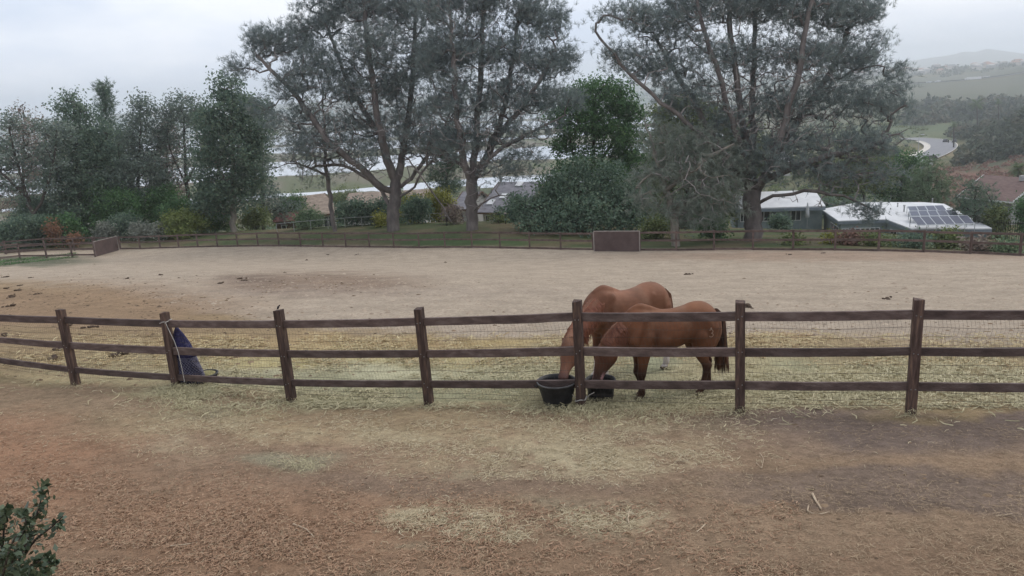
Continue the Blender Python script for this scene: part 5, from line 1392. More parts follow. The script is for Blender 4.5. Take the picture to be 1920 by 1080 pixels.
def gable_house(name, label, e0, e1, depth, rise, wall_h, overh, M_r, M_w, wins, extras=True, boards=False):
    """e0,e1: front eave corners (world, same height); roof ridge parallel to the front"""
    e0 = np.array(e0); e1 = np.array(e1); e1[2] = e0[2]
    al = (e1 - e0) / np.linalg.norm(e1 - e0); bk = np.array([-al[1], al[0], 0]); L = np.linalg.norm(e1 - e0)
    if bk[1] < 0: bk = -bk
    up = np.array([0, 0, 1.0])
    hs_ = thing(name, label, 'house', e0 + al * L / 2 + bk * depth / 2 - up * wall_h)
    r0, r1 = e0 + bk * depth / 2 + up * rise, e1 + bk * depth / 2 + up * rise
    f0, f1 = e0 + bk * depth, e1 + bk * depth
    for q in ((e0, e1, r1, r0), (r0, r1, f1, f0)):
        m = MB(); nn = np.cross(q[1] - q[0], q[3] - q[0]); nn /= np.linalg.norm(nn)
        m.hexa([p - nn * .12 for p in q] + list(q)); m.build('roof', M_r, hs_)
    w0, w1 = e0 + bk * overh + al * overh * .7, e1 + bk * overh - al * overh * .7
    wd = depth - 2 * overh
    m = MB(); m.prism([w0[:2], w1[:2], (w1 + bk * wd)[:2], (w0 + bk * wd)[:2]], e0[2] - wall_h - 1.5, e0[2] - .13 + overh * rise / (depth / 2) * .5); wo = m.build('wall', M_w, hs_)
    for w_ in (w0, w1):
        m = MB(); q1, q2, q3 = w_ + up * .0, w_ + bk * wd, w_ + bk * wd / 2 + up * (rise - .25 - overh * .1); m.add([q1, q2, q3], [(0, 1, 2)]); m.build('gable', M_w, hs_)
    m = MB(); m.bar(e0 - up * .15 - bk * .03, e1 - up * .15 - bk * .03, .05, .2); m.build('gutter', M_frame if boards else M_wood2, hs_)
    for en in (0, 1):
        q, rr_, ff = ((e0, r0, f0), (e1, r1, f1))[en]; sh = al * (.04 if en else -.04)
        for a_, b_ in ((q, rr_), (rr_, ff)):
            m = MB(); m.bar(a_ + sh - up * .06, b_ + sh - up * .06, .06, .24); m.build('bargeboard', M_frame if boards else M_wood2, hs_)
    Lw = np.linalg.norm(w1 - w0)
    for s0, s1, z0, z1, pn in wins: window(hs_, (w0 + al * Lw * s0)[:2], (w0 + al * Lw * s1)[:2], -bk, e0[2] - z0, e0[2] - z1, pn)
    if boards:
        for k in range(9):
            m = MB(); z = e0[2] - .45 - k * .26; m.bar(w0 - bk * .012 + up * (z - w0[2]), w1 - bk * .012 + up * (z - w1[2]), .025, .03); m.build('siding_lap', M_w, hs_)
    return hs_, al, bk, r0, r1
ze = P(1870, 372, 108)[2]
H2, al2, bk2, r20, r21 = gable_house('house', 'brown shingle-roofed house with grey siding at the right edge', at_z(1795, 368, ze), at_z(1899, 378, ze), 11, 2.5, 2.9, .5, M_brownroof, M_siding, [(.62, .70, 1.5, .4, 1), (.72, .80, 1.5, .4, 1)], boards=True)
m = MB(); m.box((r20 + r21) / 2 + al2 * 2 - bk2 * .8, (.25, .25, .35)); m.build('chimney', M_pipe, H2)
ze = P(1925, 375, 112)[2]
gable_house('house', 'dark neighbouring house cut off by the right edge', at_z(1905, 372, ze), at_z(2010, 374, ze), 9, 2.0, 3.0, .5, M_greyroof, M_siding, [(.06, .2, 2.6, .6, 2)])
ze = P(930, 398, 104)[2]
H3, al3, bk3, r30, r31 = gable_house('house', 'grey shingle-roofed house with skylights behind the upright pine', at_z(893, 398, ze), at_z(985, 399, ze), 15, 3.1, 2.9, .8, M_greyroof, M_wallw, [(.08, .16, 2.0, .6, 2), (.3, .4, 2.0, .3, 1)])
for s_, t_ in ((.38, .50), (.55, .9), (.18, .3)):
    q = at_z(893, 398, ze) + al3 * s_ * 6.3 + bk3 * 7.5 * t_ + np.array([0, 0, 3.1 * t_ + .08]); m = MB(); m.box(q, (.45, .6, .07), (al3, unit(bk3 * 7.5 + np.array([0, 0, 3.1])), unit(np.array([0, 0, 7.5]) - bk3 * 3.1))); m.build('skylight', M_white, H3)
m = MB(); ze = P(860, 392, 112)[2]
gable_house('garage', 'small grey roof peeking out left of the upright pine', at_z(845, 392, ze), at_z(880, 392, ze), 9, 1.9, 2.6, .5, M_greyroof, M_wallw, [(.3, .6, 1.8, .7, 1)])
ze = P(590, 402, 112)[2]
gable_house('house', 'tan shake-roofed house half hidden behind the slender pine', at_z(563, 408, ze), at_z(640, 397, ze), 11, 2.3, 2.9, .8, M_tanroof, M_wallw, [(.3, .5, 2.0, .5, 2), (.62, .9, 2.0, .5, 2)])
ze = P(720, 392, 128)[2]
gable_house('house', 'long tan-roofed house beyond the forked pine', at_z(640, 396, ze), at_z(800, 388, ze), 12, 2.2, 2.9, .8, M_tanroof, M_wallw, [(.2, .3, 2.0, .5, 2), (.6, .7, 2.0, .5, 2)])
ze = P(1465, 300, 260)[2]
gable_house('house', 'distant white roof glimpsed through the massive pine', at_z(1440, 306, ze), at_z(1486, 303, ze), 12, 2.6, 3.0, .6, M_white, M_wallw, [(.3, .5, 2.2, .6, 2)])
# red low shed left of tan house, tan block
ze = P(535, 415, 108)[2]
gable_house('shed', 'low reddish shed roof left of the tan-roofed house', at_z(512, 416, ze), at_z(555, 414, ze), 5, .9, 2.0, .3, pmat('red_roof_metal', lin(118, 76, 72), lin(134, 90, 84), 2, .7), M_wood2, [(.3, .5, 1.4, .6, 1)])
# ------------------------------------------------------------------ far fence, pens and panels
M_farwood = pmat('grey_brown_rail_wood', lin(82, 68, 64), lin(108, 92, 86), 3, .85, .4, bscale=20, objvar=.2)
def rail_fence(label, pts, heights, rails, name='wooden_fence', pw=.065, rh=.075, tip=.06):
    """pts: ground points of the posts; rails: heights as fractions of the post height"""
    f = thing(name, label, 'fence', pts[len(pts) // 2])
    tops = []
    for p, h in zip(pts, heights):
        m = MB(); c = []
        for z, k_ in ((-.3, 1), (h, .95)):
            for a, b in ((-1, -1), (1, -1), (1, 1), (-1, 1)): c.append(np.array(p) + np.array([a * pw * k_, b * pw * k_, z]))
        m.hexa(c); m.build('post', M_farwood, f)
    rg = random.Random(len(pts))
    for i in range(len(pts) - 1):
        for r in rails:
            a = np.array(pts[i]) + np.array([0, 0, heights[i] * r]); b = np.array(pts[i + 1]) + np.array([0, 0, heights[i + 1] * r])
            t = (b - a) / np.linalg.norm(b - a)
            m = MB(); m.bar(a + t * .02 + np.array([0, -.03, rg.uniform(-.02, .02)]), b - t * .02 + np.array([0, -.03, rg.uniform(-.02, .02)]), .04, rh * 2); m.build('rail', M_farwood, f)
    return f
line = np.array([g1(px, py) for px, py in [(226, 467), (300, 465.5), (440, 462.5), (600, 463), (780, 465), (960, 466), (1112, 469)]])
def along_line(line, step):
    seg = np.linalg.norm(np.diff(line[:, :2], axis=0), axis=1); s = np.r_[0, np.cumsum(seg)]
    n = int(round(s[-1] / step)); q = np.linspace(0, s[-1], n + 1)
    x = np.interp(q, s, line[:, 0]); y = np.interp(q, s, line[:, 1]); return np.c_[x, y, gh(x, y)]
pl_ = along_line(line, 2.75)
rail_fence('long brown rail fence along the far edge, left of the centre panel', pl_, [1.42] * len(pl_), [.93, .52, .06])
line = np.array([g1(px, py) for px, py in [(1200, 470), (1400, 469), (1612, 470.5), (1764, 474), (1844, 477), (1914, 480), (2010, 484)]])
pr_ = along_line(line, 2.75)
rail_fence('brown rail fence along the far edge below the white-roofed house', pr_, [1.52] * len(pr_), [.93, .52, .06])
# centre panel
M_pan = pmat('brown_board', lin(80, 66, 64), lin(96, 81, 78), 1.4, .7, .15)
M_panedge = pmat('pale_panel_edge', lin(140, 132, 126), lin(156, 148, 142), 3, .7)
def board_panel(label, a, b, h, cat='panel'):
    a = np.array(a); b = np.array(b); t = (b - a); L = np.linalg.norm(t); t /= L; o = np.cross(t, (0, 0, 1)); o /= np.linalg.norm(o)
    f = thing('board_panel', label, cat, (a + b) / 2)
    m = MB(); m.hexa([a + o * .02, b + o * .02, b - o * .02, a - o * .02] + [q + np.array([0, 0, h]) for q in (a + o * .02, b + o * .02, b - o * .02, a - o * .02)]); m.build('board', M_pan, f)
    up = np.array([0, 0, 1.0])
    for p, q in ((a + up * h, b + up * h), (a, a + up * h), (b, b + up * h)):
        m = MB()
        if abs((q - p)[2]) > .5: m.bar(p, q + up * .03, .07, .07, up=(0, 1, 0))
        else: m.bar(p + up * .03, q + up * .03, .08, .06)
        m.build('frame', M_panedge, f)
    return f
pa, pb = g1(1113, 470), g1(1198, 470.5)
pa = pa - np.array([0, .35, 0]); pb = pb - np.array([0, .35, 0])
pa[2] = gh(pa[0], pa[1]); pb[2] = gh(pb[0], pb[1])
board_panel('solid brown board panel set in the middle of the far fence', pa, pb, 1.55)
pa, pb = g1(180, 481), g1(223, 469)
board_panel('angled solid brown board gate at the left corner of the paddock', pa, pb, 1.5, 'gate')
# pens on the left
def pix_line(px): return np.array([g1(x, y) for x, y in px])
pen = pix_line([(-60, 497), (38, 485), (88, 484), (136, 483), (179, 482)])
rail_fence('front rails of the pen at the left edge of the paddock', pen, [1.55] * len(pen), [.92, .55, .18])
pen = pix_line([(-70, 482), (12, 477), (85, 471), (140, 470), (180, 468)])
rail_fence('second line of rails inside the left pen', pen, [1.45] * len(pen), [.92, .5, .12])
pen = pix_line([(-60, 470), (20, 466), (60, 464), (120, 464), (176, 466), (226, 466)])
rail_fence('back rails of the left pen below the orange plant', pen, [1.3] * len(pen), [.92, .5])
# dark feed barrow-like trough inside the pen
M_net2 = pmat('green_shade_mesh', lin(66, 78, 68), lin(82, 92, 80), 5, .9)
# pipe fence behind the lawn
pf_ = np.array([at_depth(x, 86) for x in np.linspace(520, 870, 12)])
pfx = thing('pipe_fence', 'thin pale pipe and mesh fence across the lawn behind the pines', 'fence', pf_[6])
for p in pf_:
    m = MB(); m.tube([p - np.array([0, 0, .2]), p + np.array([0, 0, 1.05])], .025, 5); m.build('post', M_pipe, pfx)
for i in range(11):
    m = MB(); m.tube([pf_[i] + np.array([0, 0, 1.04]), pf_[i + 1] + np.array([0, 0, 1.04])], .022, 5); m.build('rail', M_pipe, pfx)
m = MB()
for i in range(11):
    for k in range(5): m.tube([pf_[i] + np.array([0, 0, .1 + k * .2]), pf_[i + 1] + np.array([0, 0, .1 + k * .2])], .005, 3, cap=False)
tag(m.build('mesh', M_wire, pfx), None, None, kind='stuff')
# garden lamps and shed box beyond the fence
for px_, d_, lab in ((948, 79, 'small dark garden lamp with pale cap by the grey house'), (838, 80, 'slim garden lamp post left of the upright pine')):
    b = at_depth(px_, d_); t_ = thing('garden_lamp', lab, 'lamp', b)
    m = MB(); m.tube([b, b + np.array([0, 0, 1.0])], .05, 8); m.build('post', M_dark, t_)
    m = MB(); m.lathe(b + np.array([0, 0, 1.0]), [(.05, 0), (.16, .02), (.12, .1), (.0, .16)], 10); m.build('cap', M_panedge, t_)
# black gate of bars at the right, below the siding house
ga, gb_ = P(1868, 432, 70), P(1960, 440, 68)
ga[2] -= .3; gb_[2] = ga[2]
fg = thing('metal_fence', 'black metal bar fence at the right behind the low bush', 'fence', (ga + gb_) / 2)
for s_ in np.linspace(0, 1, 22):
    q = ga + (gb_ - ga) * s_; m = MB(); m.tube([q - np.array([0, 0, 1.2]), q + np.array([0, 0, 1.15])], .016, 4); m.build('bar', M_dark, fg)
for z_ in (0.05, 1.0):
    m = MB(); m.bar(ga + np.array([0, 0, z_]), gb_ + np.array([0, 0, z_]), .04, .05); m.build('rail', M_dark, fg)

# ------------------------------------------------------------------ road in the valley
def far_pt(px, py):
    return g1(px, py, lo=150, hi=2500)
M_road = pmat('asphalt', lin(118, 118, 122), lin(132, 132, 134), .6, .9, .1)
M_kerb = pmat('pale_concrete', lin(186, 180, 170), lin(204, 198, 188), .5, .9)
M_paint = pmat('road_paint', lin(210, 208, 200), lin(222, 220, 214), 2, .7)
cl = np.array([far_pt(x, y)[:2] for x, y in [(1690, 312), (1726, 300), (1752, 290), (1768, 280), (1766, 272), (1752, 266), (1735, 263), (1712, 261), (1690, 262)]])
cl, _ = smooth_path(cl, [np.ones(len(cl))], 60)
tn = np.gradient(cl, axis=0); tn /= np.linalg.norm(tn, axis=1)[:, None]; nr_ = np.c_[-tn[:, 1], tn[:, 0]]
def ribbon(o0, o1, z, i0=0, i1=60):
    v = []; f = []
    for k, i in enumerate(range(i0, i1)):
        for o in (o0, o1):
            p = cl[i] + nr_[i] * o; c_ = cl[i]
            v.append((p[0], p[1], float(max(gh(p[0], p[1]), gh(c_[0], c_[1]))) + z))
        if k: f.append((2 * k - 2, 2 * k - 1, 2 * k + 1, 2 * k))
    return v, f
road_cl = cl.copy()
m = MB(); m.add(*ribbon(-5, 5, .35)); ro = m.build('road', M_road); tag(ro, 'grey curving road in the valley at the right', 'road', kind='structure')
for o0, o1 in ((5, 5.4), (-5.4, -5)):
    m = MB(); m.add(*ribbon(o0, o1, .47)); m.build('kerb', M_kerb, ro)
m = MB(); m.add(*ribbon(-.25, .25, .37)); m.build('centre_line', M_paint, ro)
m = MB(); m.add(*ribbon(5.4, 7.6, .40, 0, 40)); tag(m.build('footpath', M_kerb), 'pale path along the inside of the valley road', 'path', kind='structure')

def car(label, px, py, length, col, name='parked_car', yaw=0.0):
    b = far_pt(px, py); b[2] += .38; t_ = thing(name, label, 'car', b)
    R_ = np.array([[math.cos(yaw), math.sin(yaw), 0], [-math.sin(yaw), math.cos(yaw), 0], [0, 0, 1]])
    Mc = pmat('car_paint', col, col, 1, .35, spec=.5)
    w = lambda x, y, z: b + R_[0] * x + R_[1] * y + R_[2] * z
    h = length / 2
    def ext(prof, hw, mat, nm, par=t_):
        m = MB(); n = len(prof); m.add([w(x, -hw, z) for x, z in prof] + [w(x, hw, z) for x, z in prof], [tuple(range(n))[::-1], tuple(range(n, 2 * n))] + [(i, (i + 1) % n, n + (i + 1) % n, n + i) for i in range(n)]); return m.build(nm, mat, par)
    bd = ext([(-h, .35), (h, .35), (h, .8), (h * .55, .95), (-h * .95, 1.0), (-h, .8)], .88, Mc, 'body')
    ext([(-h * .85, 1.0), (h * .45, .97), (h * .15, 1.48), (-h * .6, 1.5)], .76, M_glass, 'cabin')
    ext([(-h * .6, 1.5), (h * .15, 1.48), (h * .1, 1.54), (-h * .55, 1.56)], .74, Mc, 'roof')
    for sx in (-.62, .62):
        for sy in (-.86, .86):
            m = MB(); m.lathe(w(h * sx, sy, .33), [(0, -.09), (.3, -.09), (.33, -.05), (.33, .05), (.3, .09), (0, .09)], 14, axis=(R_[0], R_[2], R_[1])); m.build('wheel', M_rub, t_)
car('dark pickup-sized car parked at the bend of the valley road', 1773, 268, 5.0, lin(46, 46, 50), yaw=.9)
car('second dark car further right at the bend of the valley road', 1789, 269, 4.4, lin(60, 62, 66), yaw=1.1)
# street lamp
b = far_pt(1721, 292); sl = thing('street_lamp', 'slender street lamp pole with pale head beside the valley road', 'lamp', b)
m = MB(); m.tube([b, b + np.array([0, 0, 8.2])], [.14, .08], 8); m.build('pole', M_pipe, sl)
m = MB(); m.tube([b + np.array([0, 0, 8.1]), b + np.array([.5, 0, 8.35]), b + np.array([1.2, 0, 8.35])], .06, 6); m.build('arm', M_pipe, sl)
m = MB(); m.box(b + np.array([1.4, 0, 8.32]), (.5, .25, .14)); m.build('lamp_head', M_white, sl)
# little roofed notice kiosk
b = far_pt(1742, 312); ks = thing('kiosk', 'small dark-roofed kiosk with a white panel below the valley road', 'kiosk', b)
for sx in (-1, 1):
    m = MB(); m.box(b + np.array([sx * 1.5, 0, 1.3]), (.12, .12, 1.3)); m.build('post', M_wood2, ks)
m = MB(); m.box(b + np.array([.5, 0, 1.4]), (.75, .06, .95)); m.build('notice_board', M_white, ks)
m = MB(); q = b + np.array([0, 0, 2.6]); m.add([q + np.array(v_) for v_ in ((-2.4, -1.3, 0), (2.4, -1.3, 0), (2.4, 1.3, 0), (-2.4, 1.3, 0), (-2, 0, 1.1), (2, 0, 1.1))], [(0, 1, 5, 4), (2, 3, 4, 5), (0, 4, 3), (1, 2, 5), (3, 2, 1, 0)]); m.build('roof', M_dark, ks)

# person by the cars
b = far_pt(1778, 270); pe = thing('person', 'tiny figure in dark clothes standing by the cars at the road bend', 'person', b)
m = MB()
for sx in (-1, 1): m.tube([b + np.array([sx * .1, 0, .35]), b + np.array([sx * .1, 0, .8]), b + np.array([sx * .07, 0, 1.2])], [.06, .07, .1], 6)
m.tube([b + np.array([0, 0, 1.15]), b + np.array([0, 0, 1.5]), b + np.array([0, 0, 1.8]), b + np.array([0, 0, 1.86])], [.15, .17, .2, .07], 8)
for sx in (-1, 1): m.tube([b + np.array([sx * .2, 0, 1.78]), b + np.array([sx * .27, 0, 1.45]), b + np.array([sx * .26, -.08, 1.15])], [.06, .05, .04], 6)
m.tube([b + np.array([0, 0, 1.8]), b + np.array([0, 0, 1.92]), b + np.array([0, 0, 2.02]), b + np.array([0, 0, 2.12])], [.06, .09, .1, .04], 8)
m.build('body', pmat('dark_clothes', lin(40, 56, 60), lin(56, 70, 72), 3, .9), pe, smooth=True)

# ------------------------------------------------------------------ highway with vehicles
hw_pts = []
for th_ in np.linspace(17, 45, 40):
    D_ = 1245; x_, y_ = D_ * math.sin(math.radians(th_)), D_ * math.cos(math.radians(th_)); hw_pts.append((x_, y_))
cl = np.array(hw_pts); tn = np.gradient(cl, axis=0); tn /= np.linalg.norm(tn, axis=1)[:, None]; nr_ = np.c_[-tn[:, 1], tn[:, 0]]
m = MB(); m.add(*ribbon(-9, 9, .5, 0, 40)); hwo = m.build('highway', M_road); tag(hwo, 'straight highway on the far side of the valley', 'road', kind='structure')
m = MB(); m.add([q for i in range(40) for q in ((*(cl[i] - nr_[i] * -9.5), float(gh(*cl[i])) + .3), (*(cl[i] - nr_[i] * -9.5), float(gh(*cl[i])) + 1.5))], [(2 * i, 2 * i + 1, 2 * i + 3, 2 * i + 2) for i in range(39)]); m.build('guard_wall', M_dark, hwo)
def highway_vehicle(px, L, h, col, label, nm, cat):
    th_ = math.atan((px - 960) / F_PX * 1.0); 
    best = min(range(40), key=lambda i: abs(to_px((cl[i][0], cl[i][1], -22))[0] - px))
    f_ = cl[best]; b = np.array([f_[0], f_[1], float(gh(*f_)) + .5]); off = (px - to_px(b)[0]) * 1245 / F_PX; t3 = np.array([tn[best][0], tn[best][1], 0]); n3 = np.array([nr_[best][0], nr_[best][1], 0])
    b = b + t3 * off
    v_ = thing(nm, label, cat, b)
    m = MB(); m.box(b + np.array([0, 0, h / 2 + .5]), (L / 2, 1.3, h / 2), (t3, n3, (0, 0, 1))); m.build('trailer' if L > 9 else 'body', pmat('vehicle_paint', col, col, 1, .4), v_)
    m = MB(); m.box(b - t3 * (L / 2 + 1.4) + np.array([0, 0, h * .38 + .5]), (1.1, 1.2, h * .38), (t3, n3, (0, 0, 1))); m.build('cab' if L > 9 else 'bonnet', pmat('vehicle_paint', col, col, 1, .4), v_)
    for s_ in (-.35, .35):
        m = MB(); m.lathe(b + t3 * L * s_ - n3 * 0 + np.array([0, 0, .45]), [(0, -1.3), (.5, -1.3), (.5, 1.3), (0, 1.3)], 10, axis=(t3, (0, 0, 1), n3)); m.build('wheel', M_rub, v_)
highway_vehicle(1822, 17, 3.2, lin(214, 212, 208), 'long white lorry on the far highway', 'lorry', 'truck')
highway_vehicle(1760, 5, 1.6, lin(200, 200, 200), 'small pale car on the highway left of the lorry', 'distant_car', 'car')
highway_vehicle(1742, 5, 1.5, lin(190, 192, 194), 'leftmost pale car on the far highway', 'distant_car', 'car')
highway_vehicle(1854, 6, 1.6, lin(196, 196, 194), 'pale car on the highway right of the lorry', 'distant_car', 'car')

# ------------------------------------------------------------------ palms, scrub, far houses
def palm(label, px, d, top_py, rad_px, fronds, seed):
    b = at_depth(px, d) if d < 165 else None
    if b is None:
        p = P(px, 200, d)
        b = np.array([p[0], p[1], float(gh(p[0], p[1]))])
        for _ in range(3):
            py = to_px(b)[1]; p = P(px, py, d); b = np.array([p[0], p[1], float(gh(p[0], p[1]))])
    tp = P(px, top_py, d); tp[0] = tp[0]; R_ = rad_px * d / F_PX
    r = np.random.default_rng(seed)
    t_ = thing('palm_tree', label, 'palm', b)
    m = MB(); m.tube([b - np.array([0, 0, .3]), (b + tp) / 2 + np.array([.1, 0, 0]), tp], [.3, .24, .2], 8); m.build('trunk', M_barkdark, t_, smooth=True)
    v, f, val = [], [], []; n = 0
    for k in range(fronds):
        a = r.uniform(0, 2 * math.pi); el = r.uniform(-.5, 1.2); L = R_ * r.uniform(.8, 1.1)
        prev = None; pos = tp.copy(); dr = np.array([math.cos(a) * math.cos(el), math.sin(a) * math.cos(el), math.sin(el)])
        sd = np.array([-math.sin(a), math.cos(a), 0])
        for j in range(8):
            wdt = L * .16 * math.sin(math.pi * (j + .6) / 8.2)
            for sg in (-1, 1):
                for q in range(2):
                    p0 = pos + dr * L / 8 * q * .5; p1 = p0 + dr * L * .05
                    tip = p0 + sd * sg * wdt * 1.6 + dr * L * .12 + np.array([0, 0, -wdt * .5])
                    v += [p0, p1, tip]; f.append((n, n + 1, n + 2)); n += 3; val.append(r.uniform(.2, .8))
            pos = pos + dr * L / 8; dr = dr + np.array([0, 0, -.17]); dr /= np.linalg.norm(dr)
    tag(leaf_obj('crown', np.array(v), np.array(f), np.array(val), FOL['palm'], t_), None, None, kind='stuff')
palm('feathery palm standing out on the right hillside', 1832, 380, 196, 18, 34, 1)
palm('second palm on the hillside right of the feathery palm', 1872, 400, 190, 10, 26, 2)
palm('fan palm at the right edge above the brown roof', 1908, 140, 318, 24, 40, 3)
palm('dark small palm beside the cars at the road bend', 1788, 330, 232, 10, 26, 4)

def scrub(name, label, spots, fol, seed, nl=70, leaf=.16):
    """a far mass of bushes: one object; spots (x, y, radius, height)"""
    r = np.random.default_rng(seed); C = []; S = []; V = []
    for x, y, R_, H_ in spots:
        D_ = math.hypot(x, y); dth = np.abs(np.degrees(np.arctan2(road_cl[:, 0], road_cl[:, 1])) - math.degrees(math.atan2(x, y))); dD = np.hypot(road_cl[:, 0], road_cl[:, 1]) - D_
        if np.min(np.hypot(road_cl[:, 0] - x, road_cl[:, 1] - y)) < 8 + R_ or ((dth < 1.2) & (dD > 0) & (dD < 12 + 14 * H_)).any(): continue
        q = unit(r.normal(0, 1, (nl, 3))) * r.uniform(.75, 1.05, (nl, 1)); q[:, 2] = np.abs(q[:, 2])
        lump = 1 + .25 * np.sin(q[:, :1] * 6 + x) * np.cos(q[:, 1:2] * 5 + y)
        C.append(np.array([x, y, float(gh(x, y)) - .2]) + q * np.array([R_, R_, H_]) * lump); S += [R_ * leaf * 3] * nl; V += list(np.clip(r.normal(r.uniform(.15, .85), .16, nl), 0, 1))
    C = np.concatenate(C); v, f = leaves(C, 1.0, r); S = np.repeat(np.array(S), 4)[:, None]; cc = np.repeat(C, 4, axis=0)
    o = mesh_obj(name, cc + (v - cc) * S, f, FOL[fol])
    a = o.data.attributes.new('v', 'FLOAT', 'FACE'); a.data.foreach_set('value', np.array(V, np.float32))
    return tag(o, label, 'scrub', kind='stuff')
def polar(n, th0, th1, D0, D1, R0, R1, asp, seed):
    r = np.random.default_rng(seed); out = []
    for i in range(n):
        th_ = math.radians(r.uniform(th0, th1)); D_ = r.uniform(D0, D1); R_ = r.uniform(R0, R1)
        out.append((D_ * math.sin(th_), D_ * math.cos(th_), R_, R_ * r.uniform(*asp)))
    return out
scrub('hillside_scrub', 'dense green chaparral covering the hillside at the right', polar(420, 29.3, 36.5, 300, 520, 1.6, 4.6, (.7, 1.5), 1), 'hill', 1, 90)
scrub('hillside_scrub', 'reddish dry scrub on the slope above the brown roof', polar(420, 27, 38, 140, 300, .8, 2.0, (.35, .7), 2), 'red', 2, 60)
scrub('valley_woodland', 'hazy dark wood below the far highway', polar(150, 27.2, 36, 580, 800, 4, 9, (.7, 1.3), 3), 'hill', 3, 110)
scrub('valley_scrub', 'low green and brown scrub across the valley floor', polar(260, 19, 28, 270, 620, 1.2, 3.0, (.4, .9), 4), 'olive', 4, 60)
scrub('slope_scrub', 'mixed bushes on the slope down to the lagoon', polar(420, -40, 22, 118, 330, 1.2, 2.6, (.5, 1.0), 5), 'olive', 5, 60)
scrub('slope_trees', 'dark tree clumps on the slope between the houses and the lagoon', polar(60, -42, 24, 118, 170, 2.0, 3.4, (.8, 1.1), 6), 'dark', 6, 150)
scrub('far_shore_woods', 'hazy woods along the far shore of the lagoon', polar(260, -42, 22, 1700, 2500, 12, 26, (.4, .7), 7), 'dark', 7, 60)
scrub('ridge_trees', 'scattered trees along the far ridge', polar(120, 22, 36, 1500, 1900, 4, 9, (.7, 1.2), 8), 'hill', 8, 60)
_pw = [g1(x_, 499 - x_ * .11 + y_) for x_ in range(-60, 142, 3) for y_ in (-7, -1)]
scrub('pen_weeds', 'dark green weeds along the foot of the left pen rails', [(p_[0], p_[1], .35, .4) for p_ in _pw], 'green', 21, 40, .12)
M_hw = [pmat('far_wall_' + n_, lin(*c_), lin(*c_), 1, .9) for n_, c_ in (('white', (206, 200, 192)), ('cream', (192, 182, 166)), ('grey', (160, 158, 156)))]
M_hr = [pmat('far_roof_' + n_, lin(*c_), lin(*c_), 1, .9) for n_, c_ in (('grey', (120, 116, 116)), ('terracotta', (150, 112, 94)), ('pale', (176, 170, 164)))]
rg = random.Random(12)
for i in range(46):
    th_ = math.radians(rg.uniform(23.5, 33.5)); D_ = rg.uniform(1640, 1890); x_, y_ = D_ * math.sin(th_), D_ * math.cos(th_)
    b = np.array([x_, y_, float(gh(x_, y_))])
    t_ = thing('hillside_house', 'tiny pale house among many on the far ridge', 'house', b, 'houses on the far ridge')
    hx, hy, hz_ = rg.uniform(5, 9), 5, rg.uniform(2.2, 3.4)
    m = MB(); m.box(b + np.array([0, 0, hz_]), (hx, hy, hz_)); m.build('wall', M_hw[i % 3], t_)
    q = b + np.array([0, 0, 2 * hz_]); m = MB(); m.add([q + np.array(v_) for v_ in ((-hx - .5, -hy - .5, .01), (hx + .5, -hy - .5, .01), (hx + .5, hy + .5, .01), (-hx - .5, hy + .5, .01), (-hx * .6, 0, 2.4), (hx * .6, 0, 2.4))], [(0, 1, 5, 4), (2, 3, 4, 5), (0, 4, 3), (1, 2, 5), (3, 2, 1, 0)]); m.build('roof', M_hr[(i * 7) % 3], t_)
# ------------------------------------------------------------------ litter on the ground
def strips(name, label, px, py, length, width, mat, seed, lift=.012, curl=.25, upr=.12, vmean=.5, vsd=.22, cat='straw'):
    """straws: thin bent blades lying on the ground (two quads each)"""
    r = np.random.default_rng(seed)
    p = ground_at(px, py); n = len(p)
    a = r.uniform(0, 2 * math.pi, n); L = length * r.uniform(.4, 1.3, n)
    d = np.c_[np.cos(a), np.sin(a), r.normal(0, upr, n)]; s = np.c_[-np.sin(a), np.cos(a), np.zeros(n)]
    b = s * (r.normal(0, curl, n) * L)[:, None]
    w = s * (width * r.uniform(.6, 1.4, n) / 2)[:, None] + np.c_[np.zeros(n), np.zeros(n), r.normal(0, width * .3, n)]
    z = np.c_[np.zeros(n), np.zeros(n), lift * r.uniform(.3, 1.6, n)]
    p0, p1, p2 = p - d * (L / 2)[:, None] + z, p + b + z * 1.4, p + d * (L / 2)[:, None] + z
    for q in (p0, p1, p2):
        q[:, 2] = np.maximum(q[:, 2], gh(q[:, 0], q[:, 1]) + .004)
    v = np.stack([p0 - w, p0 + w, p1 - w, p1 + w, p2 - w * .6, p2 + w * .6], 1).reshape(-1, 3)
    i = np.arange(n) * 6
    f = np.stack([np.c_[i, i + 1, i + 3, i + 2], np.c_[i + 2, i + 3, i + 5, i + 4]], 1).reshape(-1, 4)
    o = mesh_obj(name, v, f, mat, loc=p.mean(0))
    at = o.data.attributes.new('v', 'FLOAT', 'FACE'); at.data.foreach_set('value', np.repeat(np.clip(r.normal(vmean, vsd, n), 0, 1), 2).astype(np.float32))
    return tag(o, label, cat, kind='stuff')
M_straw = leaf_mat('dry_straw', [lin(130, 110, 88), lin(152, 131, 106), lin(168, 148, 120), lin(184, 166, 138)], transl=0)
M_pale = leaf_mat('pale_straw', [lin(148, 132, 102), lin(168, 152, 122), lin(184, 170, 140), lin(196, 184, 158)], transl=0)
M_hay = leaf_mat('green_hay', [lin(130, 124, 96), lin(154, 147, 115), lin(176, 166, 133), lin(194, 183, 150)], transl=0)
M_mulch = leaf_mat('bark_mulch', [lin(120, 92, 72), lin(142, 112, 88), lin(156, 126, 102), lin(170, 146, 120)], transl=0)
R8 = np.random.default_rng(88)
def gauss(cx, cy, sx, sy, n): return np.clip(R8.normal(cx, sx, n), -150, 2070), np.clip(R8.normal(cy, sy, n), 480, 1110)
def cat_(*ps): return np.concatenate([p[0] for p in ps]), np.concatenate([p[1] for p in ps])
def uni(x0, x1, y0, y1, n): return R8.uniform(x0, x1, n), R8.uniform(y0, y1, n)
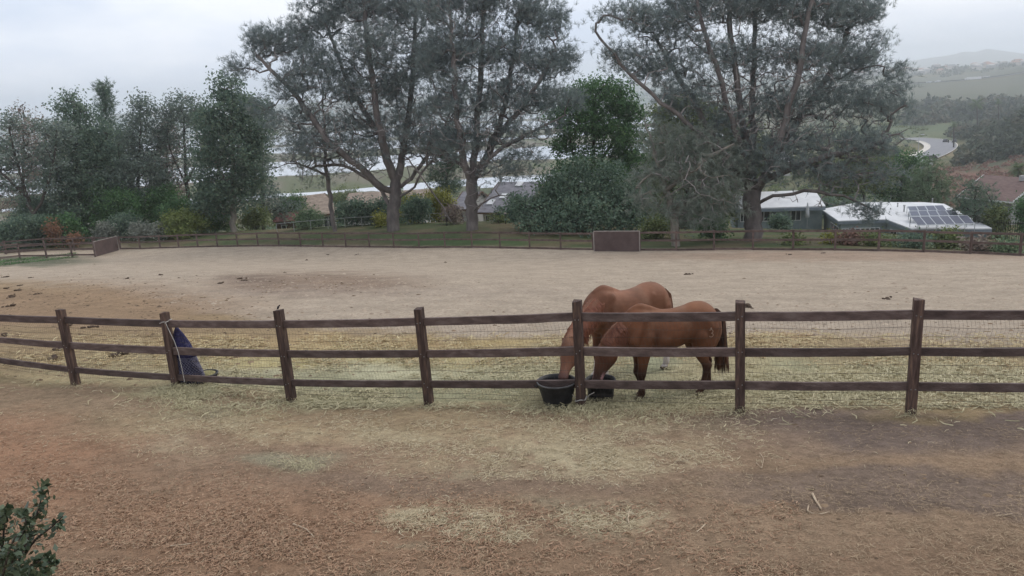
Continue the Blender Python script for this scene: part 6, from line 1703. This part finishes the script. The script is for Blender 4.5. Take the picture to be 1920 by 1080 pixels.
def clump(fx, n, s=1.0):
    """keep samples where a noise field is high: clumpy litter"""
    px, py = fx; w = vnoise(px / 70 * s, py / 26 * s) * .6 + vnoise(px / 24 * s + 9, py / 9 * s) * .4
    k = R8.random(len(px)) < np.clip((w - .3) * 2.2, 0.03, 1); return px[k], py[k]
q = clump(uni(-60, 1980, 775, 1110, 36000), 0); strips('straw_litter', 'thin dry straw strewn over the dirt track', *q, .062, .0030, M_straw, 1, vmean=.35, vsd=.14)
q = clump(cat_(gauss(430, 1010, 330, 70, 22000), gauss(20, 900, 140, 70, 6000), uni(0, 1500, 940, 1110, 12000)), 0); strips('bark_mulch', 'reddish shredded bark mulch in the left foreground', *q, .05, .0065, M_mulch, 2, cat='mulch')
q = cat_(gauss(1075, 862, 85, 20, 5200), gauss(840, 978, 58, 15, 3000), gauss(1110, 976, 55, 12, 2000), gauss(950, 1006, 28, 7, 450), gauss(430, 800, 100, 12, 1500), gauss(1000, 830, 220, 32, 11000), gauss(660, 800, 300, 24, 8000), gauss(350, 852, 50, 8, 500), gauss(1290, 860, 80, 10, 600), gauss(900, 885, 80, 9, 900))
q = clump(q, 0, 1.3)
strips('pale_straw', 'pale trampled straw patches before the fence', *q, .075, .0038, M_pale, 3)
q = cat_(gauss(1180, 768, 110, 16, 4200), gauss(340, 745, 42, 16, 1800), gauss(560, 876, 30, 7, 260), gauss(1000, 748, 90, 14, 2200), gauss(1090, 760, 40, 8, 1800), gauss(440, 775, 70, 9, 800), gauss(700, 740, 200, 8, 1300))
_fp = [gauss(f_[0], f_[1] + 4, 16, 5, 90) for f_ in FENCE]
q = cat_(q, *_fp)
strips('green_hay', 'loose green hay spilled along the fence line', *q, .085, .004, M_hay, 4, lift=.05, upr=.3, cat='hay')
q = clump(cat_(uni(330, 1980, 655, 768, 26000), gauss(1100, 715, 480, 30, 14000)), 0, .8); strips('hay_bedding', 'greenish hay covering the paddock floor behind the fence', *q, .17, .009, M_hay, 5, lift=.03, upr=.2, cat='hay', vmean=.6)
q = clump(cat_(uni(-60, 1980, 628, 690, 14000), gauss(620, 655, 240, 15, 9000), gauss(1430, 640, 80, 8, 2000)), 0, .8)
strips('yellow_straw', 'yellow straw band inside the paddock', *q, .18, .011, leaf_mat('yellow_straw_blades', [lin(140, 116, 86), lin(166, 145, 108), lin(184, 167, 128), lin(196, 184, 148)], transl=0), 6, lift=.03, upr=.2)
# sand clods and hoof-churned lumps
def lumps(name, label, px, py, size, mat, seed, cat='soil'):
    r = np.random.default_rng(seed); p = ground_at(px, py); n = len(p)
    s = size * np.exp(r.normal(0, .45, n)); a = r.uniform(0, 6.28, n)
    base = np.array([(1, 0, 0), (.3, .95, 0), (-.8, .6, 0), (-.8, -.6, 0), (.3, -.95, 0), (0, 0, .55)])
    c, si = np.cos(a)[:, None], np.sin(a)[:, None]
    bx = base[None, :, 0] * r.uniform(.7, 1.3, (n, 6)); by = base[None, :, 1] * r.uniform(.7, 1.3, (n, 6)); bz = base[None, :, 2] * r.uniform(.5, 1.2, (n, 6))
    v = np.stack([p[:, :1] + (bx * c - by * si) * s[:, None], p[:, 1:2] + (bx * si + by * c) * s[:, None], p[:, 2:3] - .006 + bz * s[:, None]], -1).reshape(-1, 3)
    i = np.arange(n)[:, None] * 6
    f = np.concatenate([np.stack([i[:, 0] + k, i[:, 0] + (k + 1) % 5, i[:, 0] + 5], 1) for k in range(5)])
    o = mesh_obj(name, v, f, mat, loc=p.mean(0), smooth=False)
    at = o.data.attributes.new('v', 'FLOAT', 'FACE'); at.data.foreach_set('value', np.tile(np.clip(r.normal(.5, .2, n), 0, 1), 5).astype(np.float32))
    return tag(o, label, cat, kind='stuff')
M_sandl = leaf_mat('sand_clods', [lin(132, 117, 101), lin(150, 135, 118), lin(162, 147, 129), lin(170, 155, 137)], transl=0, rough=.95)
M_dung = leaf_mat('dry_dung_crumbs', [lin(74, 60, 48), lin(96, 80, 64), lin(120, 100, 80), lin(138, 118, 96)], transl=0, rough=.95)
q = uni(-60, 1980, 478, 640, 18000)
_sb = np.interp(q[0], [-400, 0, 120, 230, 330, 480, 640, 860, 1100, 1400, 1920, 2400], [520, 522, 527, 540, 570, 596, 614, 628, 632, 630, 632, 632])
q = (q[0][q[1] < _sb], q[1][q[1] < _sb])
lumps('sand_clods', 'churned clods of pale sand across the paddock', q[0], q[1], .036, M_sandl, 11)
q = clump(cat_(gauss(140, 575, 200, 30, 4200), gauss(600, 532, 110, 12, 900), gauss(1500, 620, 300, 20, 500), uni(0, 1920, 478, 640, 700), gauss(250, 660, 250, 30, 1800)), 0)
lumps('dung_crumbs', 'dry brown crumbs and droppings scattered over the left of the paddock', q[0], q[1], .035, M_dung, 12)
q = uni(-60, 1980, 790, 1110, 3500); lumps('dirt_crumbs', 'small dirt clods on the track', q[0], q[1], .014, M_dung, 13)

# manure heaps: each a small pile of lumps
M_man = pmat('horse_manure', lin(62, 50, 42), lin(92, 76, 62), 25, .95, .6)
def heap_mesh(seed):
    r = np.random.default_rng(seed); m = MB()
    for k in range(9):
        c = np.array([r.normal(0, .11), r.normal(0, .07), r.uniform(.01, .06)]); s = r.uniform(.045, .085)
        m.lathe(c, [(0, -s * .7), (s * .7, -s * .5), (s, 0), (s * .75, s * .45), (0, s * .7)], 7, sx=r.uniform(.8, 1.3), sy=r.uniform(.8, 1.2))
    me = bpy.data.meshes.new('manure'); me.from_pydata(np.concatenate(m.v).tolist(), [], m.f); me.materials.append(M_man); me.polygons.foreach_set('use_smooth', np.ones(len(me.polygons), bool)); return me
HM = [heap_mesh(k) for k in range(4)]
heaps = [(10, 520, 1.6), (14, 541, 1.5), (32, 545, 1.5), (22, 558, 1.4), (18, 575, 1.6), (58, 521, 1.3), (36, 536, 1.2), (302, 516, 1.4), (238, 523, 1.3), (450, 523, 1.8), (412, 532, 1.5), (460, 526, 1.2), (1404, 577, 2.0), (1660, 561, 1.6), (128, 612, 1.3), (172, 614, 1.4), (10, 630, 1.4), (108, 656, 1.6), (100, 674, 1.5), (215, 668, 1.6), (228, 664, 1.2), (574, 488, 1.5), (615, 478, 1.4), (668, 478, 1.4), (1290, 515, 1.6), (1480, 478, 1.5), (1545, 475, 1.4), (20, 555, 1.3), (70, 552, 1.2)]
for i, (x_, y_, s_) in enumerate(heaps):
    o = bpy.data.objects.new('manure_pile', HM[i % 4]); COL.objects.link(o); g_ = g1(x_, y_)
    o.location = g_; o.rotation_euler[2] = i * 1.7; s_ *= .52; o.scale = (s_, s_, s_ * .9)
    tag(o, 'small dark pile of horse manure lying on the paddock sand', 'manure', 'manure piles in the paddock')

# sticks
M_stick = pmat('bleached_stick', lin(160, 140, 118), lin(184, 166, 142), 20, .9)
def stick(label, pts, r_=.010):
    p = ground_at([q[0] for q in pts], [q[1] for q in pts]); p[:, 2] += .014
    m = MB(); m.tube(p, np.linspace(r_, r_ * .6, len(p)), 6); return tag(m.build('stick', M_stick), label, 'stick')
stick('straight pale stick lying alone on the right of the track', [(1523, 928), (1530, 942), (1540, 957)], .012)
stick('curved pale twig at the foot of the straight stick', [(1516, 950), (1514, 960), (1522, 965), (1540, 966), (1555, 962)], .007)
stick('short upright-looking pale stick near the pale straw patches', [(1179, 963), (1178, 974), (1179, 984)], .009)
stick('thin pale twig in the right foreground', [(1322, 986), (1314, 994), (1306, 1000)], .007)
stick('curled dry stalk right of the centre of the track', [(1418, 870), (1428, 880), (1432, 862), (1424, 850)], .005)
stick('long thin twig in the mulch', [(320, 1026), (345, 1024), (370, 1019)], .007)
stick('small branch lying across the left mulch', [(550, 985), (575, 995), (590, 1010)], .007)
stick('thin stalk at the right edge of the track', [(1868, 970), (1885, 968), (1898, 966)], .006)

# ------------------------------------------------------------------ leafy bush in the lower left corner
M_leafbig = leaf_mat('thick_green_leaves', [lin(50, 62, 46), lin(66, 80, 58), lin(84, 96, 70), lin(104, 108, 84)], rough=.45, transl=.1, spec=.4)
bush_base = g1(10, 1075)
bush = thing('leafy_bush', 'grey-green bush with thick oval leaves in the lower left corner', 'bush', bush_base)
rb = np.random.default_rng(5)
def bush_pt(px, py, d): return P(px, py, d)
stems = [[(20, 1090, 6.6), (40, 1040, 6.45), (62, 985, 6.35), (76, 940, 6.3), (82, 912, 6.28)], [(0, 1090, 6.6), (5, 1030, 6.45), (8, 980, 6.4), (10, 955, 6.4)], [(30, 1095, 6.6), (60, 1060, 6.3), (85, 1050, 6.15), (96, 1062, 6.1)], [(10, 1095, 6.6), (30, 1030, 6.2), (48, 985, 6.1), (44, 955, 6.05)], [(-30, 1095, 6.6), (-20, 1040, 6.4), (-14, 1000, 6.3)], [(20, 1095, 6.5), (40, 1075, 6.1), (60, 1078, 5.9), (88, 1076, 5.85)], [(0, 1100, 6.4), (10, 1060, 6.0), (20, 1025, 5.95), (30, 1005, 5.9)], [(20, 1090, 6.5), (60, 1020, 6.5), (100, 985, 6.45), (118, 968, 6.4)]]
lm = []
for vshape in range(3):     # three leaf shapes shared by all leaves
    pts = []; fs = []; n_ = 8
    for i in range(n_ + 1):
        t_ = i / n_; w_ = .5 * math.sin(math.pi * min(1, t_ * 1.02)) ** .7 * (.52 + .04 * vshape); x_ = t_
        pts += [(x_, -w_, .05 * math.sin(t_ * 3) + .06 * (w_)), (x_, 0, .05 * math.sin(t_ * 3)), (x_, w_, .05 * math.sin(t_ * 3) + .06 * w_)]
    for i in range(n_):
        for j in range(2): fs.append((i * 3 + j, i * 3 + j + 1, (i + 1) * 3 + j + 1, (i + 1) * 3 + j))
    me = bpy.data.meshes.new('leaf'); me.from_pydata(pts, [], fs); me.materials.append(M_leafbig); me.polygons.foreach_set('use_smooth', np.ones(len(fs), bool))
    at = me.attributes.new('v', 'FLOAT', 'FACE'); at.data.foreach_set('value', np.full(len(fs), (.2, .5, .8)[vshape], np.float32)); lm.append(me)
k_ = 0
for st in stems:
    pp, _ = smooth_path([bush_pt(*q) for q in st], [np.ones(len(st))], 26)
    m = MB(); m.tube(pp, np.linspace(.012, .005, len(pp)), 6); m.build('stem', M_barkdark, bush, smooth=True)
    for i in range(4, 26):
        for s_ in range(2 if i < 24 else 3):
            if k_ > 290: break
            t_ = pp[min(i + 1, 25)] - pp[i - 1]; t_ /= np.linalg.norm(t_)
            dr = unit(t_ * .7 + rb.normal(0, .75, 3) + np.array([0, -.1, .25])); nn = unit(np.cross(dr, rb.normal(0, 1, 3)))
            sd = np.cross(nn, dr); sc_ = rb.uniform(.052, .08)
            o = bpy.data.objects.new('leaf', lm[k_ % 3]); COL.objects.link(o); o.parent = bush
            loc = pp[i] + rb.normal(0, .02, 3) - bush_base
            o.matrix_local = Matrix(((dr[0] * sc_, sd[0] * sc_, nn[0] * sc_, loc[0]), (dr[1] * sc_, sd[1] * sc_, nn[1] * sc_, loc[1]), (dr[2] * sc_, sd[2] * sc_, nn[2] * sc_, loc[2]), (0, 0, 0, 1)))
            k_ += 1

# the small inner leaves of the bush, too many to pick apart
LC = []
for st in stems:
    pp, _ = smooth_path([bush_pt(*q) for q in st], [np.ones(len(st))], 26)
    for i in range(0, 24): LC.append(pp[i] + rb.normal(0, .04, (4, 3)))
LC = np.concatenate(LC); LC = LC[LC[:, 2] > gh(LC[:, 0], LC[:, 1]) + .03]
lv_, lf_ = leaves(LC, .062, rb, flat=.2, aspect=.6)
tag(leaf_obj('foliage', lv_, lf_, np.clip(rb.normal(.35, .2, len(LC)), 0, 1), M_leafbig, bush), None, None, kind='stuff')
# ------------------------------------------------------------------ haze
hz = MB(); hz.box((0, 0, 20), (5700, 5700, 90))
hm, hnt, hout = new_mat('haze_air')
pv = hnt.nodes.new('ShaderNodeVolumePrincipled')
pv.inputs['Color'].default_value = (0.93, 0.965, 1.0, 1)
pv.inputs['Density'].default_value = 0.0004
pv.inputs['Anisotropy'].default_value = 0.7
hnt.links.new(pv.outputs['Volume'], hout.inputs['Volume'])
tag(hz.build('haze', hm), 'thin grey morning haze over the valley', 'haze', kind='stuff')
